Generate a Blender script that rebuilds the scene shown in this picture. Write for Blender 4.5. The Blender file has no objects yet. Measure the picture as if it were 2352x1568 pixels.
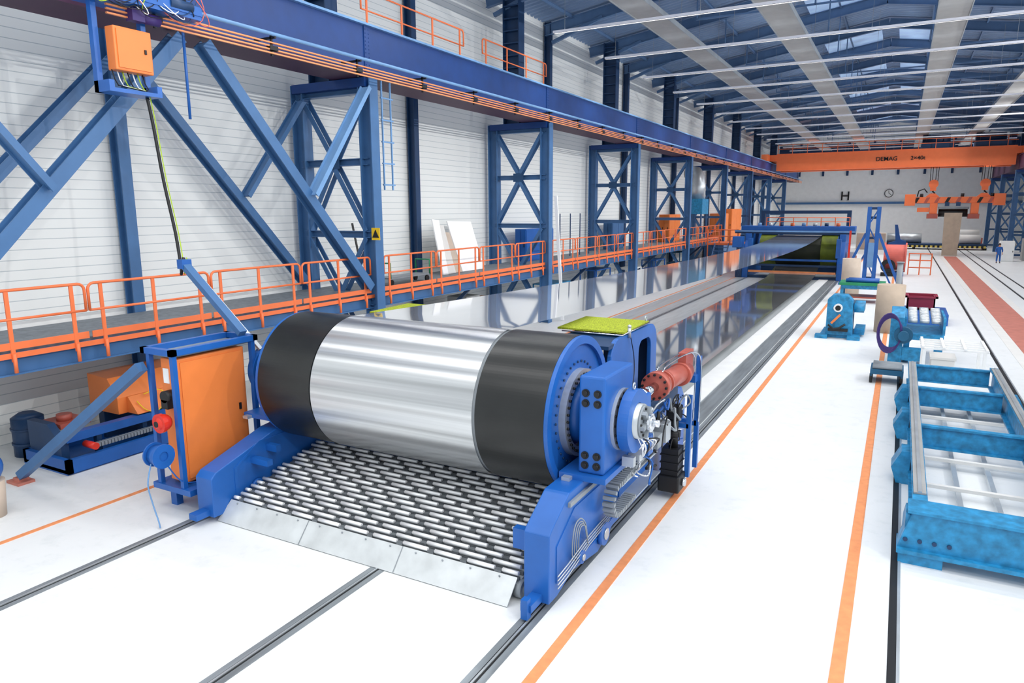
import bpy, bmesh, math, random
from mathutils import Vector, Matrix
random.seed(7)
S = bpy.context.scene; COL = S.collection
S.view_settings.view_transform = 'Standard'
PI = math.pi
V = Vector
ORD = ['first','second','third','fourth','fifth','sixth','seventh','eighth','ninth','tenth','eleventh','twelfth','thirteenth','fourteenth','fifteenth','sixteenth','seventeenth','eighteenth','nineteenth','twentieth','twenty-first','twenty-second','twenty-third','twenty-fourth','twenty-fifth']
# ---------------------------------------------------------------- camera
Xc = V((.8780, -.0841, .4713)).normalized(); Yc = V((.4788, .1630, -.8627))
Yc = (Yc - Xc*Yc.dot(Xc)).normalized(); Zc = Xc.cross(Yc)
cam = bpy.data.objects.new('camera', bpy.data.cameras.new('camera')); COL.objects.link(cam)
M3 = Matrix((Xc, Yc, Zc)); cam.matrix_world = Matrix.Translation((0, 0, 5)) @ M3.to_4x4()
cam.data.sensor_fit = 'HORIZONTAL'; cam.data.sensor_width = 36; cam.data.lens = 1620/2352*36
cam.data.clip_end = 400; S.camera = cam
# ---------------------------------------------------------------- materials
def lin(h):
    h = h.lstrip('#'); o = []
    for i in (0, 2, 4):
        c = int(h[i:i+2], 16)/255
        o.append(c/12.92 if c <= .04045 else ((c+.055)/1.055)**2.4)
    return (o[0], o[1], o[2], 1)
def N(nt, t, **k):
    n = nt.nodes.new(t)
    for a, b in k.items(): setattr(n, a, b)
    return n
def mat(name, col, rough=.45, metal=0., var=.12, scale=2.0, bump=0., emit=0., spec=.5, stretch=None, aniso=0.):
    m = bpy.data.materials.new(name); m.use_nodes = True; nt = m.node_tree; p = nt.nodes['Principled BSDF']
    c = lin(col)
    tc = N(nt, 'ShaderNodeTexCoord'); no = N(nt, 'ShaderNodeTexNoise'); no.inputs['Scale'].default_value = scale; no.inputs['Detail'].default_value = 5
    if stretch:
        mp = N(nt, 'ShaderNodeMapping'); mp.inputs['Scale'].default_value = stretch
        nt.links.new(tc.outputs['Object'], mp.inputs['Vector']); nt.links.new(mp.outputs[0], no.inputs['Vector'])
    else: nt.links.new(tc.outputs['Object'], no.inputs['Vector'])
    rp = N(nt, 'ShaderNodeValToRGB'); rp.color_ramp.elements[0].position = .3; rp.color_ramp.elements[1].position = .7
    rp.color_ramp.elements[0].color = tuple(x*(1-var) for x in c[:3])+(1,); rp.color_ramp.elements[1].color = tuple(min(1, x*(1+var*.6)) for x in c[:3])+(1,)
    nt.links.new(no.outputs['Fac'], rp.inputs[0]); nt.links.new(rp.outputs[0], p.inputs['Base Color'])
    p.inputs['Roughness'].default_value = rough; p.inputs['Metallic'].default_value = metal
    p.inputs['Specular IOR Level'].default_value = spec
    if aniso:
        p.inputs['Anisotropic'].default_value = aniso; cx = N(nt, 'ShaderNodeCombineXYZ'); cx.inputs[0].default_value = 1
        nt.links.new(cx.outputs[0], p.inputs['Tangent'])
    if emit: nt.links.new(rp.outputs[0], p.inputs['Emission Color']); p.inputs['Emission Strength'].default_value = emit
    if bump:
        b = N(nt, 'ShaderNodeBump'); b.inputs['Strength'].default_value = bump; b.inputs['Distance'].default_value = .02
        nt.links.new(no.outputs['Fac'], b.inputs['Height']); nt.links.new(b.outputs[0], p.inputs['Normal'])
    return m
M = {}
def D(k, *a, **kw): M[k] = mat(k, *a, **kw)
D('machine_blue', '#1c5eae', .38); D('steel_blue', '#406b9b', .45); D('girder_blue', '#0e3b7c', .45); D('pale_blue', '#6e99c8', .45)
D('dark_blue', '#163a62', .5); D('orange', '#ef8440', .45, var=.06); D('rail_orange', '#ec7745', .45, var=.05); D('maroon', '#43203e', .6)
D('line_orange', '#ea9560', .5, var=.12, scale=8)
D('white', '#f4f5f4', .5, var=.04); D('teal', '#2488ba', .45, var=.4, scale=7); D('teal_dark', '#14587c', .5); D('green', '#a3b024', .9, var=.6, scale=45, bump=.6)
D('red', '#ab5547', .4); D('pink_red', '#dd6a5c', .5); D('chrome', '#dfe3e8', .12, 1.); D('rubber', '#1a1c1c', .3, var=.5, scale=1.2); D('black', '#0e0f12', .5)
D('grey', '#8b9298', .5, var=.15); D('galvanised', '#c4cace', .35, .6, var=.15); D('deck', '#7b8187', .7, var=.25, scale=8); D('yellow', '#f0c419', .5)
D('beige', '#b7a592', .7); D('card', '#b88a5e', .8); D('rust_red', '#bf7566', .7, var=.15, scale=3); D('paper', '#dfddd9', .7, var=.05); D('board_white', '#ffffff', .5, var=.02)
D('panel_grey', '#9b9c9c', .6, var=.1); D('bed_grey', '#bcc1c3', .35, var=.15, scale=1.5, stretch=(4, .3, 1)); D('copper', '#f0965e', .4, .1)
D('steel', '#d8dadb', .31, 1., var=.32, scale=1.2, stretch=(.05, 8, 8), aniso=.95)  # base colour streaks stand in for reflected light bands along the drum axis
D('belt_run', '#e4e6ea', .05, .8, var=.1, scale=1., stretch=(.3, .35, .3)); D('purple', '#3d2a6e', .5); D('skin', '#c98e6d', .6); D('hair', '#2a1c14', .8)
D('skylight', '#a5c2e6', .6, emit=.42, var=.3, scale=.6); D('tube_light', '#dcdee8', .5, emit=.08, var=.01); D('lime_cable', '#a8c61e', .5); D('tan', '#c9b8a8', .8)
D('plate', '#8d9499', .38, .3, var=.3, scale=1.5, stretch=(6, .4, 1)); D('crate_red', '#8e1f3c', .5); D('beacon', '#d8301f', .3)
D('roof_blue', '#56759c', .5); D('flap', '#cfd3d4', .32, .3, var=.15, scale=3); D('olive', '#20260f', .6, var=.3); D('olive_green', '#717f1a', .6, var=.4); D('trolley_green', '#1f8a5c', .5); D('roller_white', '#f2f3f4', .3, .2, var=.05)
D('ramp_grey', '#6d7276', .4, .3, var=.25, scale=5)
def lined(name, col, axis, pitch, frac, dark, rough=.5, spread=.05):
    m = mat(name, col, rough, var=spread, scale=.35); nt = m.node_tree; p = nt.nodes['Principled BSDF']
    src = p.inputs['Base Color'].links[0].from_socket
    tc = N(nt, 'ShaderNodeTexCoord'); sp = N(nt, 'ShaderNodeSeparateXYZ'); nt.links.new(tc.outputs['Object'], sp.inputs[0])
    d = N(nt, 'ShaderNodeMath', operation='DIVIDE'); d.inputs[1].default_value = pitch; nt.links.new(sp.outputs[axis], d.inputs[0])
    f = N(nt, 'ShaderNodeMath', operation='FRACT'); nt.links.new(d.outputs[0], f.inputs[0])
    l = N(nt, 'ShaderNodeMath', operation='LESS_THAN'); l.inputs[1].default_value = frac; nt.links.new(f.outputs[0], l.inputs[0])
    mx = N(nt, 'ShaderNodeMix', data_type='RGBA'); nt.links.new(l.outputs[0], mx.inputs['Factor']); nt.links.new(src, mx.inputs['A']); mx.inputs['B'].default_value = lin(dark)
    nt.links.new(mx.outputs['Result'], p.inputs['Base Color'])
    return m
M['siding'] = lined('siding', '#eef0ee', 'Z', .22, .08, '#bfc7ca', .7, .02)
M['corrugated'] = mat('corrugated', '#7f97b8', .5, .1, var=.15, scale=.3)
M['hazard'] = lined('hazard', '#d8c05a', 'X', .5, .5, '#141414')
def floor_mat():
    m = mat('concrete', '#e9ebeb', .42, var=.03, scale=.6); nt = m.node_tree; p = nt.nodes['Principled BSDF']
    src = p.inputs['Base Color'].links[0].from_socket
    tc = N(nt, 'ShaderNodeTexCoord'); n2 = N(nt, 'ShaderNodeTexNoise'); n2.inputs['Scale'].default_value = 3; n2.inputs['Detail'].default_value = 8; n2.inputs['Roughness'].default_value = .7
    nt.links.new(tc.outputs['Object'], n2.inputs['Vector'])
    r = N(nt, 'ShaderNodeValToRGB'); r.color_ramp.elements[0].position = .3; r.color_ramp.elements[0].color = (.9, .915, .915, 1); r.color_ramp.elements[1].position = .48; r.color_ramp.elements[1].color = (1, 1, 1, 1)
    nt.links.new(n2.outputs['Fac'], r.inputs[0])
    mx = N(nt, 'ShaderNodeMix', data_type='RGBA', blend_type='MULTIPLY'); mx.inputs['Factor'].default_value = 1
    nt.links.new(src, mx.inputs['A']); nt.links.new(r.outputs[0], mx.inputs['B']); nt.links.new(mx.outputs['Result'], p.inputs['Base Color'])
    return m
M['concrete'] = floor_mat()
# ---------------------------------------------------------------- geometry
WP = {}
class B:
    def __init__(s): s.bm = bmesh.new()
    def hexa(s, P):
        v = [s.bm.verts.new(p) for p in P]
        for f in ((0,3,2,1),(4,5,6,7),(0,1,5,4),(1,2,6,5),(2,3,7,6),(3,0,4,7)): s.bm.faces.new([v[i] for i in f])
        return s
    def box(s, x0, x1, y0, y1, z0, z1):
        return s.hexa([(x0,y0,z0),(x1,y0,z0),(x1,y1,z0),(x0,y1,z0),(x0,y0,z1),(x1,y0,z1),(x1,y1,z1),(x0,y1,z1)])
    def frame(s, p, q, up):
        p = V(p); q = V(q); d = (q-p).normalized(); up = V(up)
        if abs(d.dot(up)) > .97: up = V((0, 1, 0)) if abs(d.y) < .9 else V((1, 0, 0))
        sd = d.cross(up).normalized(); u = sd.cross(d).normalized(); return p, q, d, sd, u
    def bar(s, p, q, w, h, up=(0,0,1), os=0, ou=0):
        p, q, d, sd, u = s.frame(p, q, up); o = sd*os+u*ou
        a = [-sd*w/2-u*h/2, sd*w/2-u*h/2, sd*w/2+u*h/2, -sd*w/2+u*h/2]
        return s.hexa([p+o+k for k in a]+[q+o+k for k in a])
    def ibeam(s, p, q, w, h, t=.03, up=(0,0,1)):
        s.bar(p, q, t, h, up); s.bar(p, q, w, t, up, 0, h/2); s.bar(p, q, w, t, up, 0, -h/2); return s
    def cyl(s, p, q, r, r2=None, n=20):
        p, q, d, sd, u = s.frame(p, q, (0,0,1)); r2 = r if r2 is None else r2
        A = []; C = []
        for i in range(n):
            t = 2*PI*i/n; e = sd*math.cos(t)+u*math.sin(t); A.append(s.bm.verts.new(p+e*r)); C.append(s.bm.verts.new(q+e*r2))
        for i in range(n):
            f = s.bm.faces.new((A[i], A[(i+1)%n], C[(i+1)%n], C[i])); f.smooth = True
        s.bm.faces.new(A[::-1]); s.bm.faces.new(C); return s
    def ring(s, p, q, ro, ri, n=40):
        p, q, d, sd, u = s.frame(p, q, (0,0,1)); R = []
        for c, r in ((p, ro), (q, ro), (q, ri), (p, ri)):
            R.append([s.bm.verts.new(c+(sd*math.cos(2*PI*i/n)+u*math.sin(2*PI*i/n))*r) for i in range(n)])
        for k in range(4):
            a = R[k]; b = R[(k+1)%4]
            for i in range(n):
                f = s.bm.faces.new((a[i], a[(i+1)%n], b[(i+1)%n], b[i]))
        return s
    def tube(s, pts, r, n=8):
        pts = [V(p) for p in pts]; rings = []; prev = None
        for i, p in enumerate(pts):
            d = (pts[min(i+1, len(pts)-1)]-pts[max(i-1, 0)]).normalized()
            if prev is None:
                up = V((0,0,1)) if abs(d.z) < .9 else V((1,0,0)); sd = d.cross(up).normalized()
            else: sd = (prev-d*prev.dot(d)).normalized()
            prev = sd; u = sd.cross(d)
            rings.append([s.bm.verts.new(p+(sd*math.cos(2*PI*k/n)+u*math.sin(2*PI*k/n))*r) for k in range(n)])
        for a, b in zip(rings, rings[1:]):
            for k in range(n):
                f = s.bm.faces.new((a[k], a[(k+1)%n], b[(k+1)%n], b[k])); f.smooth = True
        s.bm.faces.new(rings[0][::-1]); s.bm.faces.new(rings[-1]); return s
    def prism(s, poly, ax, a, b):
        def P(c, k): return {'x': (k, c[0], c[1]), 'y': (c[0], k, c[1]), 'z': (c[0], c[1], k)}[ax]
        A = [s.bm.verts.new(P(c, a)) for c in poly]; C = [s.bm.verts.new(P(c, b)) for c in poly]; n = len(poly)
        for i in range(n): s.bm.faces.new((A[i], A[(i+1)%n], C[(i+1)%n], C[i]))
        s.bm.faces.new(A[::-1]); s.bm.faces.new(C); return s
    def holed(s, out, inn, ax, a, b):
        def P(c, k): return {'x': (k, c[0], c[1]), 'y': (c[0], k, c[1]), 'z': (c[0], c[1], k)}[ax]
        R = [[s.bm.verts.new(P(c, k)) for c in L] for L, k in ((out, a), (out, b), (inn, b), (inn, a))]; n = len(out)
        for k in range(4):
            for i in range(n): s.bm.faces.new((R[k][i], R[k][(i+1)%n], R[(k+1)%4][(i+1)%n], R[(k+1)%4][i]))
        return s
    def sph(s, c, r, sc=(1,1,1)):
        r_ = bmesh.ops.create_uvsphere(s.bm, u_segments=16, v_segments=10, radius=r)
        for v in r_['verts']:
            v.co = V((v.co.x*sc[0], v.co.y*sc[1], v.co.z*sc[2]))+V(c)
            for f in v.link_faces: f.smooth = True
        return s
    def build(s, name, m, parent=None, bev=0, label=None, cat=None, group=None, kind=None):
        bmesh.ops.recalc_face_normals(s.bm, faces=s.bm.faces[:])
        me = bpy.data.meshes.new(name)
        if parent is not None: base = WP[parent.name]
        else:
            cs = [v.co for v in s.bm.verts]; lo = [min(c[i] for c in cs) for i in range(3)]; hi = [max(c[i] for c in cs) for i in range(3)]
            base = V(((lo[0]+hi[0])/2, (lo[1]+hi[1])/2, lo[2])) if kind != 'structure' else V((0,0,0))
        for v in s.bm.verts: v.co -= base
        s.bm.to_mesh(me); s.bm.free(); me.materials.append(M[m])
        o = bpy.data.objects.new(name, me); COL.objects.link(o)
        if parent is not None: o.parent = parent
        else: o.location = base
        WP[o.name] = base
        if bev:
            b = o.modifiers.new('bevel', 'BEVEL'); b.width = bev; b.segments = 2; b.limit_method = 'ANGLE'
        tag(o, label, cat, group, kind); return o
def tag(o, label=None, cat=None, group=None, kind=None):
    if label: o['label'] = label
    if cat: o['category'] = cat
    if group: o['group'] = group
    if kind: o['kind'] = kind
def T(name, label, cat, loc, group=None):
    o = bpy.data.objects.new(name, None); COL.objects.link(o); o.location = loc; o.empty_display_size = .2
    WP[o.name] = V(loc); tag(o, label, cat, group); return o
def dup(root, delta, label=None):
    r = root.copy(); COL.objects.link(r); r.location = root.location+V(delta); WP[r.name] = WP[root.name]+V(delta)
    if label: r['label'] = label
    for ch in list(root.children):
        c = ch.copy(); COL.objects.link(c); c.parent = r
        for g in list(ch.children):
            d = g.copy(); COL.objects.link(d); d.parent = c
    return r
def boxes(name, m, parent, *L, bev=0):
    for a in L: B().box(*a).build(name, m, parent, bev)
def rrect(y0, y1, z0, z1, r, n=5):
    P = []
    for cy, cz, a0 in ((y1-r, z1-r, 0), (y0+r, z1-r, 90), (y0+r, z0+r, 180), (y1-r, z0+r, 270)):
        for i in range(n+1):
            a = math.radians(a0+90*i/n); P.append((cy+r*math.cos(a), cz+r*math.sin(a)))
    return P
def spline(P, m_=4):
    Q = []
    for i in range(len(P)-1):
        p0 = V(P[max(i-1, 0)]); p1 = V(P[i]); p2 = V(P[i+1]); p3 = V(P[min(i+2, len(P)-1)])
        for k in range(m_):
            tt = k/m_; Q.append(.5*((2*p1)+(p2-p0)*tt+(2*p0-5*p1+4*p2-p3)*tt*tt+(-p0+3*p1-3*p2+p3)*tt**3))
    Q.append(V(P[-1])); return Q
def textmesh(txt, size, m, name, parent, loc, depth=.02):
    cu = bpy.data.curves.new(name, 'FONT'); cu.body = txt; cu.size = size; cu.extrude = depth; cu.offset = size*.008; cu.align_x = 'CENTER'; cu.align_y = 'CENTER'
    t = bpy.data.objects.new('tmp', cu); COL.objects.link(t); bpy.context.view_layer.update()
    me = bpy.data.meshes.new_from_object(t.evaluated_get(bpy.context.evaluated_depsgraph_get())); bpy.data.objects.remove(t)
    me.materials.clear(); me.materials.append(M[m]); o = bpy.data.objects.new(name, me); COL.objects.link(o)
    o.rotation_euler = (PI/2, 0, 0)
    if parent: o.parent = parent; o.location = V(loc)-WP[parent.name]
    else: o.location = loc
    return o
# ================================================================= SETTING
YW = 114.0; XW = -16.8; XR = 13.5
B().box(XW-.3, XR+.3, -8, YW+.3, -.3, 0).build('floor', 'concrete', kind='structure')
B().box(XW-.2, XW, -8, YW, 0, 14.4).build('wall_left', 'siding', kind='structure')
B().box(XW, XR, YW, YW+.2, 0, 16.8).build('wall_far', 'white', kind='structure')
B().box(XR, XR+.2, 45, YW, 0, 14.4).build('wall_right', 'siding', kind='structure')
rb = B(); RX = -1.7
prof = []
y = 14.0
while y < YW:
    prof += [(y, 0), (y+.14, 0), (y+.2, .09), (y+.34, .09)]; y += .4
for (xa, za, xb, zb) in ((XW, 14.3, RX, 16.6), (RX, 16.6, XR, 14.3)):
    A = [rb.bm.verts.new((xa, p[0], za+p[1])) for p in prof]; C = [rb.bm.verts.new((xb, p[0], zb+p[1])) for p in prof]
    for i in range(len(prof)-1): rb.bm.faces.new((A[i], A[i+1], C[i+1], C[i]))
rb.build('ceiling', 'corrugated', kind='structure')
def roofz(x): return 14.3+(x-XW)/(RX-XW)*2.3 if x < RX else 16.6-(x-RX)/(XR-RX)*2.3
k = 0
for yy in (29.5, 41.2, 53, 64.7, 76.5, 88.2, 100):
    for xa, xb in ((-5.6, -2.2), (-1.2, 2.2)):
        k += 1
        B().hexa([(xa, yy, roofz(xa)-.1), (xb, yy, roofz(xb)-.1), (xb, yy+5, roofz(xb)-.1), (xa, yy+5, roofz(xa)-.1), (xa, yy, roofz(xa)-.04), (xb, yy, roofz(xb)-.04), (xb, yy+5, roofz(xb)-.04), (xa, yy+5, roofz(xa)-.04)]).build('window_%d' % k, 'skylight', kind='structure')
tn = 0
def trim(x0, x1, y0, y1, m, z0=.0, z1=.006):
    global tn; tn += 1
    B().box(x0, x1, y0, y1, z0, z1).build('trim_%d' % tn, m, kind='structure')
for xr, ya, yb in ((-9.8, -5, 56), (-6.12, -5, 7.3), (-3.64, -5, 56)):
    trim(xr-.12, xr-.035, ya, yb, 'plate'); trim(xr-.035, xr+.035, ya, yb, 'black', 0, .008); trim(xr+.035, xr+.12, ya, yb, 'plate'); trim(xr-.015, xr+.01, ya, yb, 'galvanised', .0, .02)
for xr in (.31, 3.12, 6.3, 7.1):
    trim(xr-.045, xr+.045, -5, 110, 'black', 0, .008); trim(xr+.045, xr+.08, -5, 110, 'galvanised', 0, .012)
for xo, w_ in ((-11.74, .05), (-3.11, .065), (-.21, .075)): trim(xo-w_, xo+w_, -5, 100 if xo > -11 else 55, 'line_orange', 0, .009)
trim(-10.6, -10.52, 16, 55, 'line_orange', .0, .012)
trim(-11.6, -4.85, 13.5, 55, 'bed_grey', 0, .005); trim(-4.85, -4.25, 13.5, 55, 'white', 0, .05); trim(-4.25, -3.78, 11, 55, 'plate', 0, .02)
trim(4.1, 5.25, 8, 87, 'rust_red', 0, .02); trim(3.75, 4.1, 8, 95, 'paper', 0, .012); trim(5.25, 5.6, 8, 95, 'paper', 0, .012)
# ================================================================= LEFT WALL STRUCTURE
CY = [16.6+11.75*i for i in range(8)]
def label_col(i, side): return '%s blue lattice crane column from the camera on the %s side of the hall' % (ORD[i], side)
def column(x_front, sgn, y0, label):
    xf = x_front; xb = x_front+sgn*2.6
    t = T('lattice_column', label, 'column', (x_front+sgn*1.3, y0, 0), 'blue lattice crane columns')
    B().ibeam((xf, y0, 0), (xf, y0, 8.7), .36, .42, .035, (1,0,0)).build('front_post', 'steel_blue', t)
    B().ibeam((xb, y0, 0), (xb, y0, 8.7), .36, .42, .035, (1,0,0)).build('rear_post', 'steel_blue', t)
    lv = [0.3, 2.3, 4.3, 6.4, 8.4]; xm = (xf+xb)/2
    for i, z in enumerate(lv): B().ibeam((xf, y0, z), (xb, y0, z), .24, .18, .02).build('cross_strut', 'steel_blue', t)
    for i in range(4):
        a, b = lv[i], lv[i+1]
        for xe in (xf, xb):
            for dy in (-.13, .13):
                xx = xe+(.15*sgn if xe == xf else -.15*sgn)
                p = (xm, y0+dy, a+.1) if i % 2 else (xx, y0+dy, a+.1)
                q = (xx, y0+dy, b-.1) if i % 2 else (xm, y0+dy, b-.1)
                B().bar(p, q, .03, .15, (1,0,0)).build('diagonal', 'steel_blue', t)
        B().box(xm-.25, xm+.25, y0-.16, y0-.14, (a if i % 2 else b)-.18, (a if i % 2 else b)+.18).build('gusset_plate', 'steel_blue', t)
    B().box(min(xf, xb)-.1, max(xf, xb)+.1, y0-.25, y0+.25, 8.45, 8.7).build('head_plate', 'girder_blue', t)
    xu = x_front+sgn*1.6
    u = B(); u.ibeam((xu, y0, 8.7), (xu, y0, 14.3), .5, .75, .04, (1,0,0))
    for z in [9+.5*j for j in range(11)]: u.box(xu-.36, xu+.36, y0-.24, y0+.24, z, z+.05)
    u.build('upper_column', 'dark_blue', t)
    return t
c0 = column(-13.75, -1, CY[0], label_col(0, 'left'))
for i in range(1, 8): dup(c0, (0, CY[i]-CY[0], 0), label_col(i, 'left'))
c1 = column(9.7, 1, CY[6], label_col(0, 'right'))
dup(c1, (0, 11.75, 0), label_col(1, 'right')); dup(c1, (0, 23, 0), label_col(2, 'right'))
w = T('warning_sign', 'yellow triangular warning sticker on the nearest lattice column', 'sign', (-13.53, 16.38, 4.3))
B().box(-13.6, -13.3, 16.355, 16.37, 4.15, 4.5).build('backing', 'yellow', w)
B().prism([(-13.57, 4.22), (-13.33, 4.22), (-13.45, 4.45)], 'y', 16.34, 16.354).build('triangle', 'black', w)
for i in range(8):
    yy = 10.8+11.75*i
    B().ibeam((-16.55, yy, 0), (-16.55, yy, 14.3), .28, .3, .03, (1,0,0)).build('wall_post', 'dark_blue' if i else 'steel_blue', label='%s slim blue wall post between the lattice columns on the left wall' % ORD[i], cat='post', group='blue wall posts')
def brace(p, q, lab, w_=.26, m='steel_blue'):
    B().ibeam(p, q, w_, .3, .03, (1,0,0)).build('brace', m, label=lab, cat='brace')
brace((-13.75, 11.1, 8.6), (-13.75, 16.3, 2.75), 'long near diagonal brace running down to the foot of the nearest lattice column')
brace((-13.75, 10.5, 8.6), (-13.75, 4.9, 2.7), 'long near diagonal brace running down to the left edge of the picture')
brace((-16.25, 11.1, 8.4), (-16.25, 16.3, 2.75), 'rear diagonal brace close to the siding, falling to the right', .22)
brace((-16.25, 10.5, 8.4), (-16.25, 4.9, 2.7), 'rear diagonal brace close to the siding, falling to the left', .22)
brace((-13.55, 16.3, 8.4), (-13.55, 14.0, 5.4), 'short pale strut from nearest column head down to the near diagonal', .13, 'pale_blue')
brace((-16.05, 16.3, 8.2), (-16.05, 14.0, 5.4), 'short rear strut from column head down to the rear diagonal', .13)
brace((-13.55, 5.1, 8.4), (-13.55, 7.45, 5.4), 'short strut at the left edge meeting the long near diagonal', .13)
def girder(x0, x1, ya, yb, lab, purple_face=False, face=1):
    t = T('crane_girder', lab, 'girder', ((x0+x1)/2, (ya+yb)/2, 8.7))
    fm = 'maroon' if purple_face else 'girder_blue'
    B().box(x0+.12, x1-.12, ya, yb, 8.78, 10.1).build('web', fm, t)
    B().box(x0, x1, ya, yb, 10.1, 10.16).build('top_flange', 'pale_blue' if not purple_face else 'maroon', t)
    B().box(x0, x1, ya, yb, 8.72, 8.78).build('bottom_flange', 'maroon', t)
    xs = x1-.12 if face > 0 else x0+.12
    y = 4.85
    while y < yb-1:
        if y > ya:
            sp = B().box(min(xs, xs+.03*face), max(xs, xs+.03*face), y-.12, y+.12, 8.78, 10.1).build('seam_plate', fm, t)
            bo = B()
            for j in range(12): bo.cyl((xs+.03*face, y-.07, 8.85+.105*j), (xs+.045*face, y-.07, 8.85+.105*j), .015, n=6).cyl((xs+.03*face, y+.07, 8.85+.105*j), (xs+.045*face, y+.07, 8.85+.105*j), .015, n=6)
            bo.build('bolts', fm, sp)
        y += 11.75
    B().box((x0+x1)/2-.05, (x0+x1)/2+.05, ya, yb, 10.16, 10.28).build('crane_rail', 'grey', t)
    return t
girder(-14.85, -13.6, 2.6, 112, 'deep blue crane runway girder along the left wall with maroon underside')
girder(9.6, 10.8, 76, 112, 'maroon crane runway girder on the far right side', True, -1)
cr = T('conductor_rail', 'bundle of copper coloured conductor rails bolted along the left girder', 'conductor rail', (-13.1, 50, 8.4))
for j in range(4): B().bar((-13.02, 8.5, 8.56+.075*j), (-13.02, 110, 8.56+.075*j), .05, .03).build('conductor', 'copper', cr)
B().tube([(-12.95, 8.5, 8.96), (-12.95, 110, 8.96)], .045).build('guide_pipe', 'pale_blue', cr)
for j in range(34):
    yy = 9.5+2.95*j; br = B(); br.bar((-13.6, yy, 8.9), (-12.93, yy, 8.9), .05, .05).bar((-13.07, yy, 8.5), (-13.07, yy, 8.95), .04, .05)
    br.box(-13.1, -12.98, yy-.12, yy+.12, 8.62, 8.72).build('bracket', 'black', cr)
# walkway
wk = T('walkway', 'raised grey deck walkway with blue edge beam along the left wall', 'walkway', (-15.2, 33, 0))
B().box(-16.35, -13.98, 2.5, 63.5, 2.48, 2.56).build('deck', 'deck', wk)
B().ibeam((-13.9, 2.5, 2.3), (-13.9, 63.5, 2.3), .2, .36, .03).build('edge_beam', 'steel_blue', wk)
B().bar((-13.77, 2.5, 2.47), (-13.77, 63.5, 2.47), .02, .1).build('edge_strip', 'rail_orange', wk)
for j in range(26):
    yy = 5.6+2.35*j; B().ibeam((-16.3, yy, 2.36), (-13.95, yy, 2.36), .12, .18, .02).build('joist', 'steel_blue', wk)
for yy in (4.85, 10.7, 22.5, 34, 46, 58):
    B().bar((-14.0, yy, 2.2), (-16.3, yy+.3, .2), .12, .12, (0,1,0)).build('support_strut', 'dark_blue', wk)
def handrail(x, y0, L, z, lab, grp, npost=3, H=1.08):
    t = T('handrail', lab, 'handrail', (x, y0, z), grp); r = .12
    P = []
    for cy, cz, a0 in ((y0+L-r, z+H-r, 0), (y0+r, z+H-r, 90)):
        for i in range(5):
            a = math.radians(a0+90*i/4); P.append((x, cy+r*math.cos(a), cz+r*math.sin(a)))
    B().tube([(x, y0+L, z+.55)]+P+[(x, y0, z+.55)], .028).build('top_rail', 'rail_orange', t)
    B().tube([(x, y0, z+.56), (x, y0+L, z+.56)], .025).build('middle_rail', 'rail_orange', t)
    for i in range(npost):
        yy = y0+.25+(L-.5)*i/(npost-1)
        B().bar((x, yy, z-.2), (x, yy, z+H-.02), .07, .03, (1,0,0)).cyl((x+.03, yy, z-.4), (x+.03, yy, z-.05), .035, n=8).build('post', 'rail_orange', t)
    B().box(x-.01, x+.01, y0, y0+L, z+.02, z+.15).build('toe_board', 'rail_orange', t)
    return t
h0 = handrail(-13.75, 5.2, 2.75, 2.56, 'orange handrail section on the left walkway, first from the left edge of the picture', 'orange walkway handrail sections')
hi = 0
for b in range(5):
    for j in range(4):
        if b == 0 and j == 0: continue
        hi += 1; yy = 5.2+11.75*b+2.82*j+(.0 if b == 0 else .1)
        dup(h0, (0, yy-5.2, 0), 'orange handrail section on the left walkway, %s from the left edge of the picture' % ORD[hi])
handrail(-14.2, 17, 5.5, 10.16, 'orange handrail on top of the left girder above the nearest column', 'orange girder handrails', 4)
handrail(-14.2, 23.8, 5.4, 10.16, 'orange handrail on top of the left girder above the leaning boards', 'orange girder handrails', 4)
ld = T('ladder', 'thin blue ladder hanging to the right of the nearest lattice column', 'ladder', (-13.3, 17.3, 5.6))
for yy in (17.1, 17.5): B().bar((-13.65, yy, 5.6), (-13.65, yy, 8.72), .04, .04).build('stile', 'pale_blue', ld)
for j in range(5): B().bar((-13.65, 17.05, 5.75+.62*j), (-13.65, 17.6, 5.75+.62*j), .05, .04).build('rung', 'pale_blue', ld)
# ================================================================= ROOF STRUCTURE
rf = T('roof_beam', 'first blue roof rafter from the camera spanning the hall under the roof sheets', 'beam', (RX, 28.35, 13.9), 'blue roof rafters')
B().ibeam((XW+.1, 28.35, 13.9), (RX, 28.35, 16.2), .22, .5, .03).build('rafter', 'roof_blue', rf)
B().ibeam((RX, 28.35, 16.2), (XR-.1, 28.35, 13.9), .22, .5, .03).build('rafter', 'roof_blue', rf)
B().bar((XW+.5, 28.35, 13.3), (XW+3.2, 28.35, 14.2), .16, .16).build('knee_brace', 'roof_blue', rf)
B().bar((-9, 28.35, 13.5), (6, 28.35, 13.5), .06, .08).build('tie_rod', 'roof_blue', rf)
for x_ in (-9, -4.0, .6, 6): B().bar((x_, 28.35, 13.46), (x_, 28.35, roofz(x_)-.45), .06, .06).build('tie_hanger', 'roof_blue', rf)
for i in range(1, 14): dup(rf, (0, 5.875*i, 0), '%s blue roof rafter from the camera spanning the hall under the roof sheets' % ORD[i])
for i, x in enumerate((-15.2, -12.4, -9.6, -6.8, -4.0, .6, 3.4, 6.2, 9.0, 11.8)):
    B().ibeam((x, 15, roofz(x)-.14), (x, YW, roofz(x)-.14), .1, .16, .02).build('purlin', 'roof_blue', label='%s blue roof purlin from the left wall, running the length of the roof' % ORD[i], cat='beam', group='blue roof purlins')
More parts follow.
